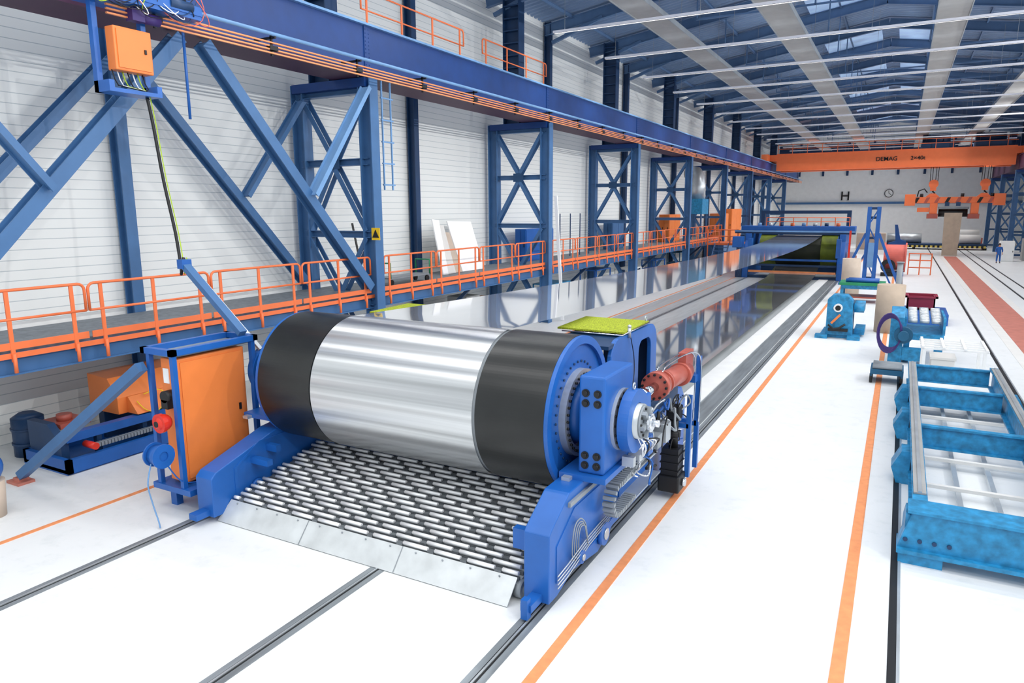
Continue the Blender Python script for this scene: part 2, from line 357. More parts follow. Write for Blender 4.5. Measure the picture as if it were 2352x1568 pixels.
for i, x in enumerate((-9.6, -5.0, 1.1, 5.9)):
    t = T('ceiling_panel', '%s long grey radiant ceiling panel from the left, hanging along the hall' % ORD[i], 'ceiling panel', (x, 62, 12.6), 'grey radiant ceiling panels')
    B().box(x-.55, x+.55, 18, 106, 12.6, 12.68).build('panel', 'panel_grey', t)
    for s in (-1, 1): B().box(x+s*.57-.02, x+s*.57+.02, 18, 106, 12.56, 12.76).build('edge_channel', 'grey', t)
    for j in range(11):
        for s in (-.5, .5): B().bar((x+s, 25+7*j, 12.68), (x+s, 25+7*j, roofz(x)-.02), .015, .015).build('hanger', 'grey', t)
def area(x0, x1, y, z, power, up=False, par=None, w=.09, col=(1, .985, .97)):
    L = bpy.data.lights.new('lamp', 'AREA'); L.shape = 'RECTANGLE'; L.size = x1-x0; L.size_y = w; L.energy = power; L.color = col
    o = bpy.data.objects.new('lamp', L); COL.objects.link(o)
    o.location = V(((x0+x1)/2, y, z))-(WP[par.name] if par else V((0, 0, 0)))
    if up: o.rotation_euler = (PI, 0, 0)
    if par: o.parent = par
    return o
PW = 880
s0 = T('strip_light', 'first white strip light from the camera slung across the hall below the roof', 'light', (-1.7, 27.4, 12.0), 'white strip lights across the hall')
yy = 27.4
B().box(-13, 9.6, yy-.065, yy+.065, 12.06, 12.08).build('housing', 'tube_light', s0)
for s in (-1, 1):
    B().box(-13, 9.6, yy+.06*s-.004, yy+.06*s+.004, 11.985, 12.06).build('louvre', 'tube_light', s0)
    B().box(-13, 9.6, yy+.053*s-.002, yy+.053*s+.002, 11.975, 12.058).build('inner_louvre', 'black', s0)
for j in range(5): B().bar((-12.5+5.4*j, yy, 12.08), (-12.5+5.4*j, yy, 14.0), .012, .012).build('wire', 'grey', s0)
area(-13, 9.6, yy, 12.05, PW, par=s0); area(-13, 9.6, yy, 12.1, 22, True, s0, .05, (.88, .94, 1))
for i in range(1, 15): dup(s0, (0, 5.72*i, 0), '%s white strip light from the camera slung across the hall below the roof' % ORD[i])
for yy in (-2, 4, 10, 16, 21.7): area(-13, 9.6, yy, 11.98, 520)
for i in range(15):                                     # fill spots added on the right hand side to brighten the left wall
    L = bpy.data.lights.new('wall_fill_spot', 'SPOT'); L.energy = 2100; L.spot_size = math.radians(120); L.spot_blend = 1.0; L.shadow_soft_size = .04; L.color = (1, .995, .98)
    o = bpy.data.objects.new('wall_fill_spot', L); COL.objects.link(o); o.location = (9.2, -1+7.5*i, 11.4)
    o.rotation_euler = V((-26, 0, -5.5)).to_track_quat('-Z', 'Y').to_euler()
# ================================================================= STEEL BELT + DRUM
R0 = 1.12; DY, DZ = 9.2, 2.1; FY, FZ = 57.0, 1.95
path = []
for i in range(65):
    a = math.radians(90+180*i/64); path.append((DY+(R0+.014)*math.cos(a), DZ+(R0+.014)*math.sin(a)))
n = 60
zb0 = DZ-R0-.014; zb1 = FZ-R0-.014
for i in range(1, n):
    s = i/n; yy = DY+(FY-DY)*s
    path.append((yy, .22+(zb0-.22)*math.exp(-((yy-DY)/3.0)**2)+(zb1-.22)*math.exp(-((FY-yy)/3.0)**2)))
for i in range(33):
    a = math.radians(-90+180*i/32); path.append((FY+(R0+.014)*math.cos(a), FZ+(R0+.014)*math.sin(a)))
zt0 = DZ+R0+.014; zt1 = FZ+R0+.014
for i in range(1, n):
    s = i/n; u = 1-s; yy = FY+(DY-FY)*s                 # u runs 0 at near drum to 1 at far drum; sags, then lifts towards the far drum
    path.append((yy, zt1+(zt0-zt1)*s-1.35*u*(1-u)-.55*u**4*(1-u)*3))
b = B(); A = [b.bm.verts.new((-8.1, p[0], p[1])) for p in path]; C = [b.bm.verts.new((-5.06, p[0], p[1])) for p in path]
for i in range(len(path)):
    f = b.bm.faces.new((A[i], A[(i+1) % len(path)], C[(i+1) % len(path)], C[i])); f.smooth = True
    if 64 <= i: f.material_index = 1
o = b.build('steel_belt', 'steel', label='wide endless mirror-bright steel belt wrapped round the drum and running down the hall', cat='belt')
o.data.materials.append(M['belt_run'])
def drum(y, z, name, lab, sleeve, shell, near, x0=-9.3, x1=-3.95):
    t = T(name, lab, 'drum', ((x0+x1)/2, y, z-R0))
    B().cyl((x0+.05, y, z), (x1-.05, y, z), R0-.02, n=96).build('shell', shell, t)
    for a, c in ((x0, -8.14), (-5.02, x1)):
        o = B().ring((a, y, z), (c, y, z), R0, R0-.1, 160).build('rubber_sleeve' if near else 'green_sleeve', sleeve, t)
    for xe, s in ((x0, -1), (x1, 1)):
        B().ring((xe-.02*s, y, z), (xe+.06*s, y, z), R0-.005, R0-.12, 96).cyl((xe-.04*s, y, z), (xe+.0*s, y, z), R0-.1, n=64).build('end_disc', 'machine_blue', t)
        fr = B().ring((xe, y, z), (xe+.1*s, y, z), .64, .5, 64).build('flange_ring', 'galvanised', t)
        if near and s > 0:
            for k in range(36):
                a = k*PI/18; B().cyl((xe+.1*s, y+.57*math.cos(a), z+.57*math.sin(a)), (xe+.13*s, y+.57*math.cos(a), z+.57*math.sin(a)), .02, n=8).build('bolt', 'black', fr)
            for k in range(36):
                a = k*PI/18; B().cyl((xe, y+.74*math.cos(a), z+.74*math.sin(a)), (xe+.02*s, y+.74*math.cos(a), z+.74*math.sin(a)), .018, n=8).build('disc_bolt', 'dark_blue', t)
        B().cyl((xe, y, z), (xe+.24*s, y, z), .48, .36, 48).build('hub_cone', 'machine_blue', t)
        B().cyl((xe+.24*s, y, z), (xe+.33*s, y, z), .2, n=32).build('shaft', 'chrome', t)
    return t
drum(DY, DZ, 'belt_drum', 'huge near drum with black rubber sleeves and blue end discs', 'rubber', 'grey', True)
drum(FY, FZ, 'belt_drum', 'far drum with olive green sleeves at the other end of the belt', 'olive_green', 'olive', False)
# ================================================================= DRUM CARRIAGE
cg = T('drum_carriage', 'blue wheeled carriage with roller ramp that carries the near steel belt drum', 'machine', (-6.6, 10, 0))
profR = [(7.35, .1), (7.35, 1.02), (7.42, 1.08), (7.95, 1.38), (10.1, 1.38), (10.3, 1.75), (11.2, 1.9), (13.3, 1.6), (13.6, 1.3), (13.6, .25), (9.6, .25), (9.0, .08), (8.1, .22), (7.6, .1)]
B().prism(profR, 'x', -3.86, -3.5).build('side_frame', 'machine_blue', cg, bev=.015)
profL = [(7.1, .1), (7.1, .75), (7.2, .84), (8.5, 1.22), (10.1, 1.38), (10.3, 1.75), (11.2, 1.9), (13.3, 1.6), (13.6, .25), (9.6, .25), (9.0, .08), (8.1, .22), (7.6, .1)]
B().prism(profL, 'x', -9.78, -9.4).build('side_frame', 'machine_blue', cg, bev=.015)
for pr_, xx in ((profR, -3.5), (profL, -9.4)):
    inner = [(7.55, .3), (7.55, .8), (8.1, 1.12), (9.9, 1.12), (9.9, .4), (8.8, .3)]
    B().holed(inner, [(y_*.94+8.6*.06, z_*.94+.7*.06) for y_, z_ in inner], 'x', xx, xx+.012).build('weld_frame', 'machine_blue', cg)
for (x_, y_, z_, r_) in ((-3.49, 9.1, .34, .17), (-3.49, 8.25, .36, .09), (-3.49, 12.6, .4, .17), (-9.4, 8.0, .35, .13), (-9.4, 8.9, .4, .16)):
    B().cyl((x_, y_, z_), (x_+.07, y_, z_), r_, n=28).build('axle_boss', 'machine_blue', cg)
    B().cyl((x_+.07, y_, z_), (x_+.09, y_, z_), r_*.5, n=20).build('axle_cap', 'galvanised', cg)
for x_, y_ in ((-3.98, 7.5), (-3.64, 9.1), (-3.64, 12.6), (-9.6, 8.9), (-9.6, 12.6)):
    B().cyl((x_-.05, y_, .13), (x_+.05, y_, .13), .12, n=28).cyl((x_-.07, y_, .13), (x_+.07, y_, .13), .05, n=12).build('wheel', 'grey', cg)
B().box(-3.75, -3.6, 7.05, 7.35, .12, .22).box(-3.72, -3.63, 7.0, 7.1, .04, .3).build('rail_sweeper', 'machine_blue', cg)
B().box(-9.68, -9.5, 6.85, 7.1, .12, .22).build('rail_sweeper', 'machine_blue', cg)
for yy in (8.2, 10.6, 13.3): B().box(-9.4, -3.86, yy, yy+.18, .1, .3).build('cross_beam', 'machine_blue', cg)
def rz(y): return .34+(y-7.42)*.2
def slab(x0, x1, y0, y1, d0, d1):
    return B().hexa([(x0, y0, rz(y0)+d0), (x1, y0, rz(y0)+d0), (x1, y1, rz(y1)+d0), (x0, y1, rz(y1)+d0), (x0, y0, rz(y0)+d1), (x1, y0, rz(y0)+d1), (x1, y1, rz(y1)+d1), (x0, y1, rz(y1)+d1)])
slab(-9.36, -3.98, 7.42, 9.6, -.16, -.11).build('ramp_tray', 'galvanised', cg)
for i in range(18):
    yy = 7.48+.12*i; z_ = rz(yy)-.012; rw = B(); jw = B(); off = .27*(i % 2)+.06*math.sin(i*1.7)
    x = -9.34+off-.3
    while x < -4.0:
        a = max(x, -9.34); c = min(x+.42, -4.0)
        if c-a > .08: rw.cyl((a, yy, z_), (c, yy, z_), .029, n=10)
        if -9.3 < x-.1 and x-.02 < -4.05: jw.box(x-.11, x-.01, yy-.035, yy+.035, z_-.05, z_-.004)
        x += .54
    row = rw.build('roller_row', 'roller_white', cg); jw.box(-9.35, -3.99, yy-.02, yy+.02, z_-.1, z_-.05).build('roller_shaft', 'ramp_grey', row)
B().hexa([(-9.45, 7.2, .005), (-4.02, 7.2, .005), (-4.0, 7.45, .29), (-9.38, 7.45, .29), (-9.45, 7.19, .015), (-4.02, 7.19, .015), (-4.0, 7.44, .305), (-9.38, 7.44, .305)]).build('ramp_flap', 'flap', cg)
for x_ in (-7.65, -5.85): B().hexa([(x_, 7.186, .022), (x_+.01, 7.186, .022), (x_+.01, 7.437, .308), (x_, 7.437, .308), (x_, 7.184, .024), (x_+.01, 7.184, .024), (x_+.01, 7.435, .31), (x_, 7.435, .31)]).build('flap_seam', 'grey', cg)
for j in range(12): B().cyl((-9.2+.45*j, 7.41, .27), (-9.2+.45*j, 7.4, .285), .012, n=8).build('screw', 'grey', cg)
def bearing(s):
    X = lambda v: v if s > 0 else -13.25-v
    y0, zt = (8.5, 2.82) if s > 0 else (8.95, 2.5)
    xs_ = sorted((X(-3.62), X(-3.25))); B().box(xs_[0], xs_[1], y0, 9.62, 1.46, zt).build('bearing_block', 'machine_blue', cg, bev=.03)
    xs2 = sorted((X(-3.86), X(-3.18))); B().box(xs2[0], xs2[1], 8.4, 9.75, 1.38, 1.46).build('slide_plate', 'machine_blue', cg)
    B().box(xs2[0]+.08, xs2[0]+.2, 8.3, 10.2, 1.38, 1.43).build('slide_rail', 'galvanised', cg)
    if s > 0:
        for zc in (1.58, 2.45):
            for dx in (.1, .27):
                for dz in (0, .14): B().ring((X(-3.62+dx), 8.5, zc+dz), (X(-3.62+dx), 8.485, zc+dz), .055, .03, 16).cyl((X(-3.62+dx), 8.5, zc+dz), (X(-3.62+dx), 8.46, zc+dz), .035, n=6).build('bolt', 'black', cg)
    B().ring((X(-3.25), 9.15, 2.1), (X(-3.2), 9.15, 2.1), .44, .25, 48).build('seal_ring', 'galvanised', cg)
    for k in range(18):
        a = k*PI/9; B().cyl((X(-3.2), 9.15+.4*math.cos(a), 2.1+.4*math.sin(a)), (X(-3.18), 9.15+.4*math.cos(a), 2.1+.4*math.sin(a)), .02, n=8).build('seal_bolt', 'black', cg)
    B().cyl((X(-3.2), 9.15, 2.1), (X(-3.15), 9.15, 2.1), .3, n=48).build('collar', 'black', cg)
    B().ring((X(-3.15), 9.15, 2.1), (X(-3.0), 9.15, 2.1), .45, .26, 56).build('pull_ring', 'machine_blue', cg)
    xr = sorted((X(-3.14), X(-3.02))); B().box(xr[0], xr[1], 9.5, 9.8, 2.1, 2.36).build('ring_lug', 'machine_blue', cg, bev=.02)
    B().cyl((X(-3.15), 9.15, 2.1), (X(-2.93), 9.15, 2.1), .25, n=40).build('hub', 'galvanised', cg)
    hd = B().cyl((X(-2.93), 9.15, 2.1), (X(-2.9), 9.15, 2.1), .23, n=40)
    for k in range(6):
        a = k*PI/3+.2; c_, s_ = math.cos(a), math.sin(a)
        hd.bar((X(-2.88), 9.15+.09*c_, 2.1+.09*s_), (X(-2.88), 9.15+.22*c_, 2.1+.22*s_), .06, .09, (1, 0, 0))
    hd.build('chuck_jaws', 'grey', cg)
    B().cyl((X(-2.9), 9.15, 2.1), (X(-2.78), 9.15, 2.1), .1, n=24).cyl((X(-2.78), 9.15, 2.1), (X(-2.7), 9.15, 2.1), .05, n=16).ring((X(-2.83), 9.15, 2.1), (X(-2.8), 9.15, 2.1), .13, .09, 24).build('rotary_union', 'chrome', cg)
    for k in range(12):
        a = k*PI/6; B().cyl((X(-2.93), 9.15+.19*math.cos(a), 2.1+.19*math.sin(a)), (X(-2.88), 9.15+.19*math.cos(a), 2.1+.19*math.sin(a)), .018, n=8).build('union_bolt', 'black', cg)
    B().tube([(X(-3.07), 9.15+.045*math.cos(a), 2.59+.045*math.sin(a)) for a in [k*PI/6 for k in range(13)]], .012).build('eye_bolt', 'galvanised', cg)
    hx = X(-3.16); za = 2.29; zb_ = 2.18
    B().cyl((hx, 9.75, za), (hx, 10.6, za), .07, n=24).cyl((hx, 9.72, za), (hx, 9.85, za), .11, n=24).build('piston_rod', 'chrome', cg)
    hc = B().cyl((hx, 10.45, za), (hx, 12.2, zb_), .16, n=32).cyl((hx, 10.4, za), (hx, 10.58, za), .22, n=32).cyl((hx, 11.8, zb_+.01), (hx, 11.95, zb_), .2, n=32).cyl((hx, 10.8, za-.02), (hx, 10.88, za-.02), .19, n=32).cyl((hx, 12.2, zb_), (hx, 12.4, zb_), .1, n=20).box(hx-.07, hx+.07, 11.95, 12.45, zb_, zb_+.36)
    hc.build('hydraulic_cylinder', 'red', cg)
    for k in range(12):
        a = k*PI/6; B().cyl((hx+.19*math.cos(a), 10.4, za+.19*math.sin(a)), (hx+.19*math.cos(a), 10.36, za+.19*math.sin(a)), .02, n=8).build('cylinder_bolt', 'black', cg)
    for o_ in (-.05, .05): B().tube(spline([(hx+o_, 10.6, 2.48), (hx+o_, 10.9, 2.54), (hx+o_, 11.9, 2.52), (hx+.12+o_, 12.3, 2.5), (hx+.16+o_, 12.5, 2.2), (hx+.16+o_, 12.45, 1.2)]), .014).build('cylinder_pipe', 'chrome', cg)
    x_ = X(-3.0)
    boxes('cylinder_support', 'machine_blue', cg, (x_-.04, x_+.04, 12.5, 12.58, .3, 2.4), (x_-.04, x_+.04, 11.95, 12.03, .3, 1.8))
    xf = sorted((X(-3.5), X(-3.0))); boxes('support_arm', 'machine_blue', cg, (xf[0], xf[1], 12.5, 12.58, 1.1, 1.2), (xf[0], xf[1], 12.3, 12.58, 1.95, 2.08), (xf[0], xf[1], 11.95, 12.03, 1.2, 1.28))
    xg = sorted((X(-3.5), X(-3.3))); B().box(xg[0], xg[1], 10.4, 12.3, 1.6, 1.95).build('cylinder_console', 'dark_blue', cg, bev=.02)
bearing(1); bearing(-1)
for (a, c, xp) in ((-5.0, -3.95, -3.98), (-9.25, -8.2, -9.25)):
    out = rrect(10.55, 13.0, 1.3, 2.9, .35); inn = rrect(11.95, 12.65, 1.55, 2.68, .2)
    B().holed(out, inn, 'x', xp-.04, xp+.04).build('guard_plate', 'machine_blue', cg, bev=.015)
    B().prism([(10.45, 2.84), (12.5, 2.9), (13.0, 2.6), (13.0, 2.5), (12.45, 2.84), (10.45, 2.78)], 'x', a, c).build('guard_hood', 'dark_blue', cg)
    B().box(a, c, 12.95, 13.02, 1.4, 2.55).build('guard_back', 'dark_blue', cg)
    B().hexa([(a-.2, 11.2, 2.93), (c, 11.2, 2.93), (c, 12.5, 2.95), (a-.2, 12.5, 2.95), (a-.2, 11.2, 2.96), (c, 11.2, 2.96), (c, 12.5, 2.98), (a-.2, 12.5, 2.98)]).build('brush_mat', 'green', cg)
    B().tube([(a, 10.95, 2.95), (c+.05, 10.95, 2.95), (c+.05, 12.4, 2.97)], .012).build('guard_wire', 'chrome', cg)
B().cyl((-3.92, 11.35, 2.85), (-3.92, 11.35, 3.02), .03, n=12).sph((-3.92, 11.35, 3.04), .035).build('sensor', 'galvanised', cg)
B().ring((-3.95, 12.3, 3.05), (-3.93, 12.3, 3.05), .05, .03, 16).build('lifting_eye', 'galvanised', cg)
B().tube(spline([(-3.92, 11.35, 2.95), (-3.9, 11.4, 2.8), (-3.88, 11.5, 2.5), (-3.85, 11.45, 2.2), (-3.8, 11.2, 1.95)]), .008).build('sensor_cable', 'black', cg)
for k in range(22):
    z_ = 1.5 if k < 10 else 1.4; B().cyl((-3.5, 10.45+.14*k, z_), (-3.485, 10.45+.14*k, z_), .018, n=8).build('rivet', 'black', cg)
mt = B().box(-3.36, -3.06, 11.58, 11.92, .42, .9)
for k in range(3): mt.box(-3.38, -3.04, 11.56, 11.94, .5+.14*k, .52+.14*k)
mt.build('motor', 'black', cg)
B().box(-3.4, -3.02, 11.53, 11.97, .12, .42).build('gearbox', 'black', cg, bev=.03)
B().cyl((-3.2, 11.75, .9), (-3.2, 11.75, 1.42), .08, n=16).cyl((-3.2, 11.75, 1.1), (-3.2, 11.75, 1.2), .12, n=16).build('motor_shaft_housing', 'black', cg)
B().box(-3.32, -3.08, 11.64, 11.86, 1.42, 1.66).build('valve', 'black', cg, bev=.02)
B().cyl((-3.02, 11.75, .28), (-2.96, 11.75, .28), .07, n=16).build('motor_cap', 'chrome', cg)
ch = B(); cp = [(10.9, 1.22), (10.5, 1.2), (10.1, 1.17), (9.7, 1.14), (9.3, 1.1)]
for k in range(9):
    a = math.radians(90+22.5*k); cp.append((9.15+.22*math.cos(a), .88+.22*math.sin(a)))
cp += [(9.5, .66), (9.9, .68)]
fine = []
for p, q in zip(cp, cp[1:]):
    L = math.hypot(q[0]-p[0], q[1]-p[1]); m_ = max(1, int(L/.06))
    for k in range(m_): fine.append((p[0]+(q[0]-p[0])*k/m_, p[1]+(q[1]-p[1])*k/m_, math.atan2(q[1]-p[1], q[0]-p[0])))
for (y_, z_, a) in fine:
    d = V((0, math.cos(a), math.sin(a)))*.024; ch.bar(V((-3.32, y_, z_))-d, V((-3.32, y_, z_))+d, .18, .07, (0, -math.sin(a), math.cos(a)))
ch.build('energy_chain', 'grey', cg)
B().box(-3.5, -3.26, 9.3, 11.0, 1.02, 1.05).box(-3.5, -3.26, 9.6, 11.2, .6, .62).build('chain_tray', 'galvanised', cg)
B().box(-3.5, -3.46, 7.9, 10.2, 1.2, 1.26).build('pipe_clamp_rail', 'grey', cg)
for k in range(4):
    d = .07*k
    B().tube(spline([(-3.47, 8.0+d, .38), (-3.43, 7.9+d, .7), (-3.43, 7.98+d, .92-.03*k), (-3.43, 8.15+d, .96-.07*k), (-3.43, 8.3+d*.6, .86-.12*k), (-3.46, 8.45+d*.4, .7-.1*k)]), .009).build('hose', 'grey', cg)
    B().tube([(-3.45, 7.5, .26+d*.8), (-3.44, 7.8, .3+d*.8), (-3.44, 8.5, .42+d*.7), (-3.44, 9.3, .48+d*.6)], .009).build('pipe', 'galvanised', cg)
for k in range(38):
    y0 = 9.5+random.random()*2.6; z0 = 1.2+random.random()*.8; P = [(-3.4+random.random()*.3, y0, z0)]
    for j in range(5): P.append((min(-2.95, max(-3.42, P[-1][0]+random.uniform(-.12, .12))), P[-1][1]+random.uniform(-.22, .22), min(2.02, max(.95, P[-1][2]+random.uniform(-.25, .15)))))
    B().tube(spline(P), (.011, .015, .02)[k % 3]).build('hose', ['chrome', 'black', 'galvanised', 'white', 'grey', 'machine_blue', 'black'][k % 7], cg)
for k in range(4):
    B().box(-3.44, -3.2+.03*k, 9.85+.38*k, 10.1+.38*k, 1.2, 1.42+.1*(k % 2)).build('valve_block', ['galvanised', 'machine_blue', 'grey', 'galvanised'][k], cg, bev=.01)
    B().cyl((-3.3, 9.95+.38*k, 1.42), (-3.3, 9.95+.38*k, 1.58+.05*k), .045, n=14).build('solenoid', ['black', 'chrome', 'white', 'black'][k], cg)
boxes('hose_manifold', 'galvanised', cg, (-3.17, -3.0, 9.0, 9.1, 1.46, 1.6), (-3.15, -2.98, 9.2, 9.45, 1.5, 1.58))
for k in range(6): B().tube(spline([(-3.0+.02*k, 9.1+.05*k, 1.9-.02*k), (-2.95+.02*k, 9.2+.1*k, 1.7), (-3.0, 9.35+.12*k, 1.5), (-3.2, 9.6+.15*k, 1.3)]), .012).build('hose', ['chrome', 'white', 'black'][k % 3], cg)
B().box(-4.15, -3.86, 7.6, 7.72, .62, .9).build('bracket', 'machine_blue', cg)
boxes('bracket', 'machine_blue', cg, (-9.4, -9.0, 7.9, 8.02, .78, .88), (-9.4, -9.15, 8.25, 8.35, .9, 1.02))
# ================================================================= ORANGE CABINET
cb = T('control_cabinet', 'tall orange cabinet in a blue frame on the left side of the carriage', 'cabinet', (-10.4, 8, 0))
B().box(-10.62, -10.2, 7.25, 8.6, .5, 2.62).build('body', 'orange', cb, bev=.02)
dr = B().box(-10.2, -10.185, 7.3, 8.55, .56, 2.56).build('door', 'orange', cb)
B().box(-10.185, -10.16, 8.4, 8.44, 1.5, 1.62).build('handle', 'black', dr)
for x_ in (-10.16, -10.75):
    for y_ in (7.16, 8.75): B().box(x_-.04, x_+.04, y_-.04, y_+.04, .35, 2.7).build('post', 'machine_blue', cb)
B().box(-10.9, -10.1, 7.1, 7.2, 2.7, 2.8).box(-10.9, -10.1, 8.75, 8.85, 2.7, 2.8).box(-10.2, -10.1, 7.1, 8.85, 2.7, 2.8).box(-10.9, -10.8, 7.1, 8.85, 2.7, 2.8).build('top_frame', 'machine_blue', cb)
B().box(-10.8, -10.2, 7.2, 8.75, 2.66, 2.7).build('roof_plate', 'grey', cb)
B().box(-10.9, -9.95, 7.1, 8.9, .35, .45).build('bottom_frame', 'machine_blue', cb)
for y_ in (7.3, 8.6): B().box(-10.75, -10.6, y_, y_+.12, 0, .36).build('foot', 'machine_blue', cb)
B().box(-10.55, -10.42, 7.235, 7.25, 2.2, 2.45).build('nameplate', 'white', cb)
B().cyl((-10.4, 7.25, 2.0), (-10.4, 7.1, 2.0), .1, n=20).box(-10.48, -10.32, 7.1, 7.25, 1.8, 1.95).build('socket', 'black', cb)
t = T('siren', 'round red siren hanging on the cabinet front edge', 'siren', (-10.35, 7.0, 1.45))
B().sph((-10.35, 7.02, 1.6), .14).build('dome', 'beacon', t); B().ring((-10.35, 7.0, 1.6), (-10.35, 6.93, 1.6), .16, .1, 24).build('rim', 'beacon', t); B().cyl((-10.35, 6.95, 1.6), (-10.35, 6.88, 1.6), .05, n=16).build('cap', 'black', t)
t = T('cable_reel', 'round blue cable reel below the red siren with hose hanging to the floor', 'reel', (-10.3, 6.85, .9))
B().cyl((-10.4, 6.85, 1.1), (-10.2, 6.85, 1.1), .16, n=32).ring((-10.43, 6.85, 1.1), (-10.4, 6.85, 1.1), .2, .08).ring((-10.2, 6.85, 1.1), (-10.17, 6.85, 1.1), .2, .08).build('reel_drum', 'machine_blue', t)
B().box(-10.35, -10.25, 6.85, 7.1, 1.08, 1.14).build('bracket', 'machine_blue', t)
B().tube(spline([(-10.3, 6.7, 1.0), (-10.28, 6.6, .7), (-10.25, 6.62, .4), (-10.1, 6.6, .1), (-10.0, 6.55, .03)]), .012).build('hose', 'pale_blue', t)
B().tube(spline([(-10.2, 6.9, .95), (-10.15, 7.1, .6), (-10.1, 7.4, .5), (-10.0, 7.7, .55)]), .012).build('hose', 'machine_blue', t)
B().bar((-10.75, 7.0, 2.5), (-14.1, 6.6, .15), .16, .16).build('stay_bar', 'steel_blue', label='long blue square stay bar slanting from the cabinet top to the floor at left', cat='strut')
B().box(-14.35, -13.95, 6.45, 6.75, 0, .05).box(-14.2, -14.05, 6.5, 6.7, .05, .12).build('foot_plate', 'rust_red', label='reddish foot plate under the slanting stay bar', cat='plate')
t = T('cable_mast', 'slanting blue cable mast rising from the cabinet top towards the hanging cable', 'mast', (-10.5, 8.6, 2.7))
B().bar((-10.25, 8.65, 2.84), (-11.7, 8.65, 4.05), .1, .16, (0,1,0)).build('arm', 'steel_blue', t); B().bar((-10.15, 8.95, 2.5), (-11.5, 8.8, 3.8), .04, .08, (0,1,0)).build('tray', 'galvanised', t)
B().box(-11.75, -11.6, 8.55, 8.75, 3.95, 4.12).build('end_cap', 'machine_blue', t)
# ================================================================= CRANE FEED BOX TOP LEFT
t = T('feed_carriage', 'orange control box in a blue bracket hanging from the conductor rails at top left', 'control box', (-12.9, 8.8, 7.1))
B().box(-13.05, -12.8, 8.45, 9.2, 7.55, 8.32).build('box', 'orange', t, bev=.02)
o = B().box(-12.8, -12.78, 8.5, 9.15, 7.6, 8.27).build('door', 'orange', t)
B().box(-12.78, -12.76, 9.02, 9.06, 7.9, 7.98).build('latch', 'black', o)
for y_ in (8.3, 9.25): B().box(-13.2, -13.08, y_-.05, y_+.05, 7.15, 8.9).build('hanger_post', 'machine_blue', t)
B().box(-13.2, -12.75, 8.25, 9.3, 7.15, 7.22).box(-13.2, -12.75, 8.25, 8.35, 7.22, 7.35).box(-13.2, -12.75, 9.2, 9.3, 7.22, 7.35).build('lower_bracket', 'machine_blue', t)
B().box(-13.2, -12.7, 8.1, 10.3, 8.75, 8.83).box(-12.75, -12.68, 8.1, 10.3, 8.83, 9.0).build('upper_bracket', 'machine_blue', t)
boxes('clamp', 'machine_blue', t, *[(-13.1, -12.8, 8.4+.33*k, 8.5+.33*k, 8.83, 9.1) for k in range(6)])
B().box(-13.05, -12.85, 8.9, 9.15, 8.5, 8.72).cyl((-12.95, 9.15, 8.6), (-12.95, 9.5, 8.6), .1).build('motor', 'purple', t)
B().cyl((-12.75, 9.6, 8.95), (-12.75, 10.1, 8.95), .11, n=16).cyl((-12.75, 10.1, 8.95), (-12.75, 10.2, 8.95), .05, n=12).build('motor', 'dark_blue', t)
for k in range(5): B().box(-12.95, -12.8, 8.3+.42*k, 8.45+.42*k, 9.1, 9.24).build('terminal_block', ['yellow', 'grey', 'black', 'galvanised', 'dark_blue'][k], t)
for k in range(22):
    y0 = 8.1+random.random()*2.0; P = []
    for j in range(13):
        a = j/12; P.append((-12.72+.06*math.sin(6*a+k), y0+(.25+.02*k)*math.sin(3.1*a+k), 9.15-.45*math.sin(PI*a)*(.8+.02*k)))
    B().tube(P, .009, 6).build('wire', ['black', 'black', 'lime_cable', 'black', 'dark_blue', 'white', 'pink_red'][k % 7], t)
for k in range(7):
    y0 = 8.45+.1*k; B().tube([(-12.95, y0, 7.56), (-12.93, y0+.03, 7.4), (-12.95, y0+.1, 7.3), (-12.95, 9.1, 7.26)], .012, 6).build('wire', ['black', 'white', 'lime_cable'][k % 3], t)
cbp = spline([(-12.95, 9.1, 7.2), (-12.9, 9.15, 6.6), (-12.75, 9.15, 5.6), (-12.4, 9.05, 4.6), (-12.05, 8.85, 3.95), (-11.85, 8.7, 3.85), (-11.75, 8.7, 4.15)])
t = T('hanging_cable', 'black and green cable pair hanging from the orange box to the slanting mast', 'cable', (-12.4, 9, 3.8))
B().tube(cbp, .03).build('black_cable', 'black', t); B().tube([(p[0]+.05, p[1]+.03, p[2]) for p in cbp], .01).build('green_cable', 'lime_cable', t)
B().cyl((-13.3, 10.3, 6.9), (-13.3, 10.3, 8.72), .03, n=10).build('pendant_rod', 'machine_blue', label='thin blue rod hanging between the braces beside the orange box', cat='rod')
# ================================================================= MACHINE UNDER WALKWAY
t = T('roller_unit', 'low blue machine with orange hood parked under the walkway at left', 'machine', (-14.6, 8.7, 0))
B().box(-15.2, -13.7, 7.2, 10.5, .0, .1).box(-13.75, -13.65, 7.2, 10.5, .03, .3).box(-15.2, -15.1, 7.2, 10.5, .03, .3).box(-15.2, -13.65, 7.2, 7.3, .03, .3).build('base_frame', 'machine_blue', t)
B().prism([(-15.1, .1), (-14.0, .1), (-14.0, .55), (-14.4, .9), (-15.1, .9)], 'y', 7.3, 7.45).build('end_plate', 'dark_blue', t)
B().box(-14.15, -13.95, 7.4, 10.5, .55, .72).build('rail_beam', 'machine_blue', t)
for k in range(3): B().box(-14.1, -13.98, 8.0+k, 8.1+k, .1, .56).build('leg', 'dark_blue', t)
B().prism([(-15.3, .75), (-14.3, .75), (-14.3, 1.1), (-14.6, 1.5), (-15.3, 1.55)], 'y', 8.7, 10.4).build('hood', 'orange', t)
B().prism([(-14.5, .75), (-13.95, .75), (-14.25, 1.1), (-14.5, 1.1)], 'y', 8.9, 9.9).build('hood_flap', 'orange', t)
B().box(-15.2, -15.0, 8.8, 10.3, .1, .75).build('hood_stand', 'dark_blue', t)
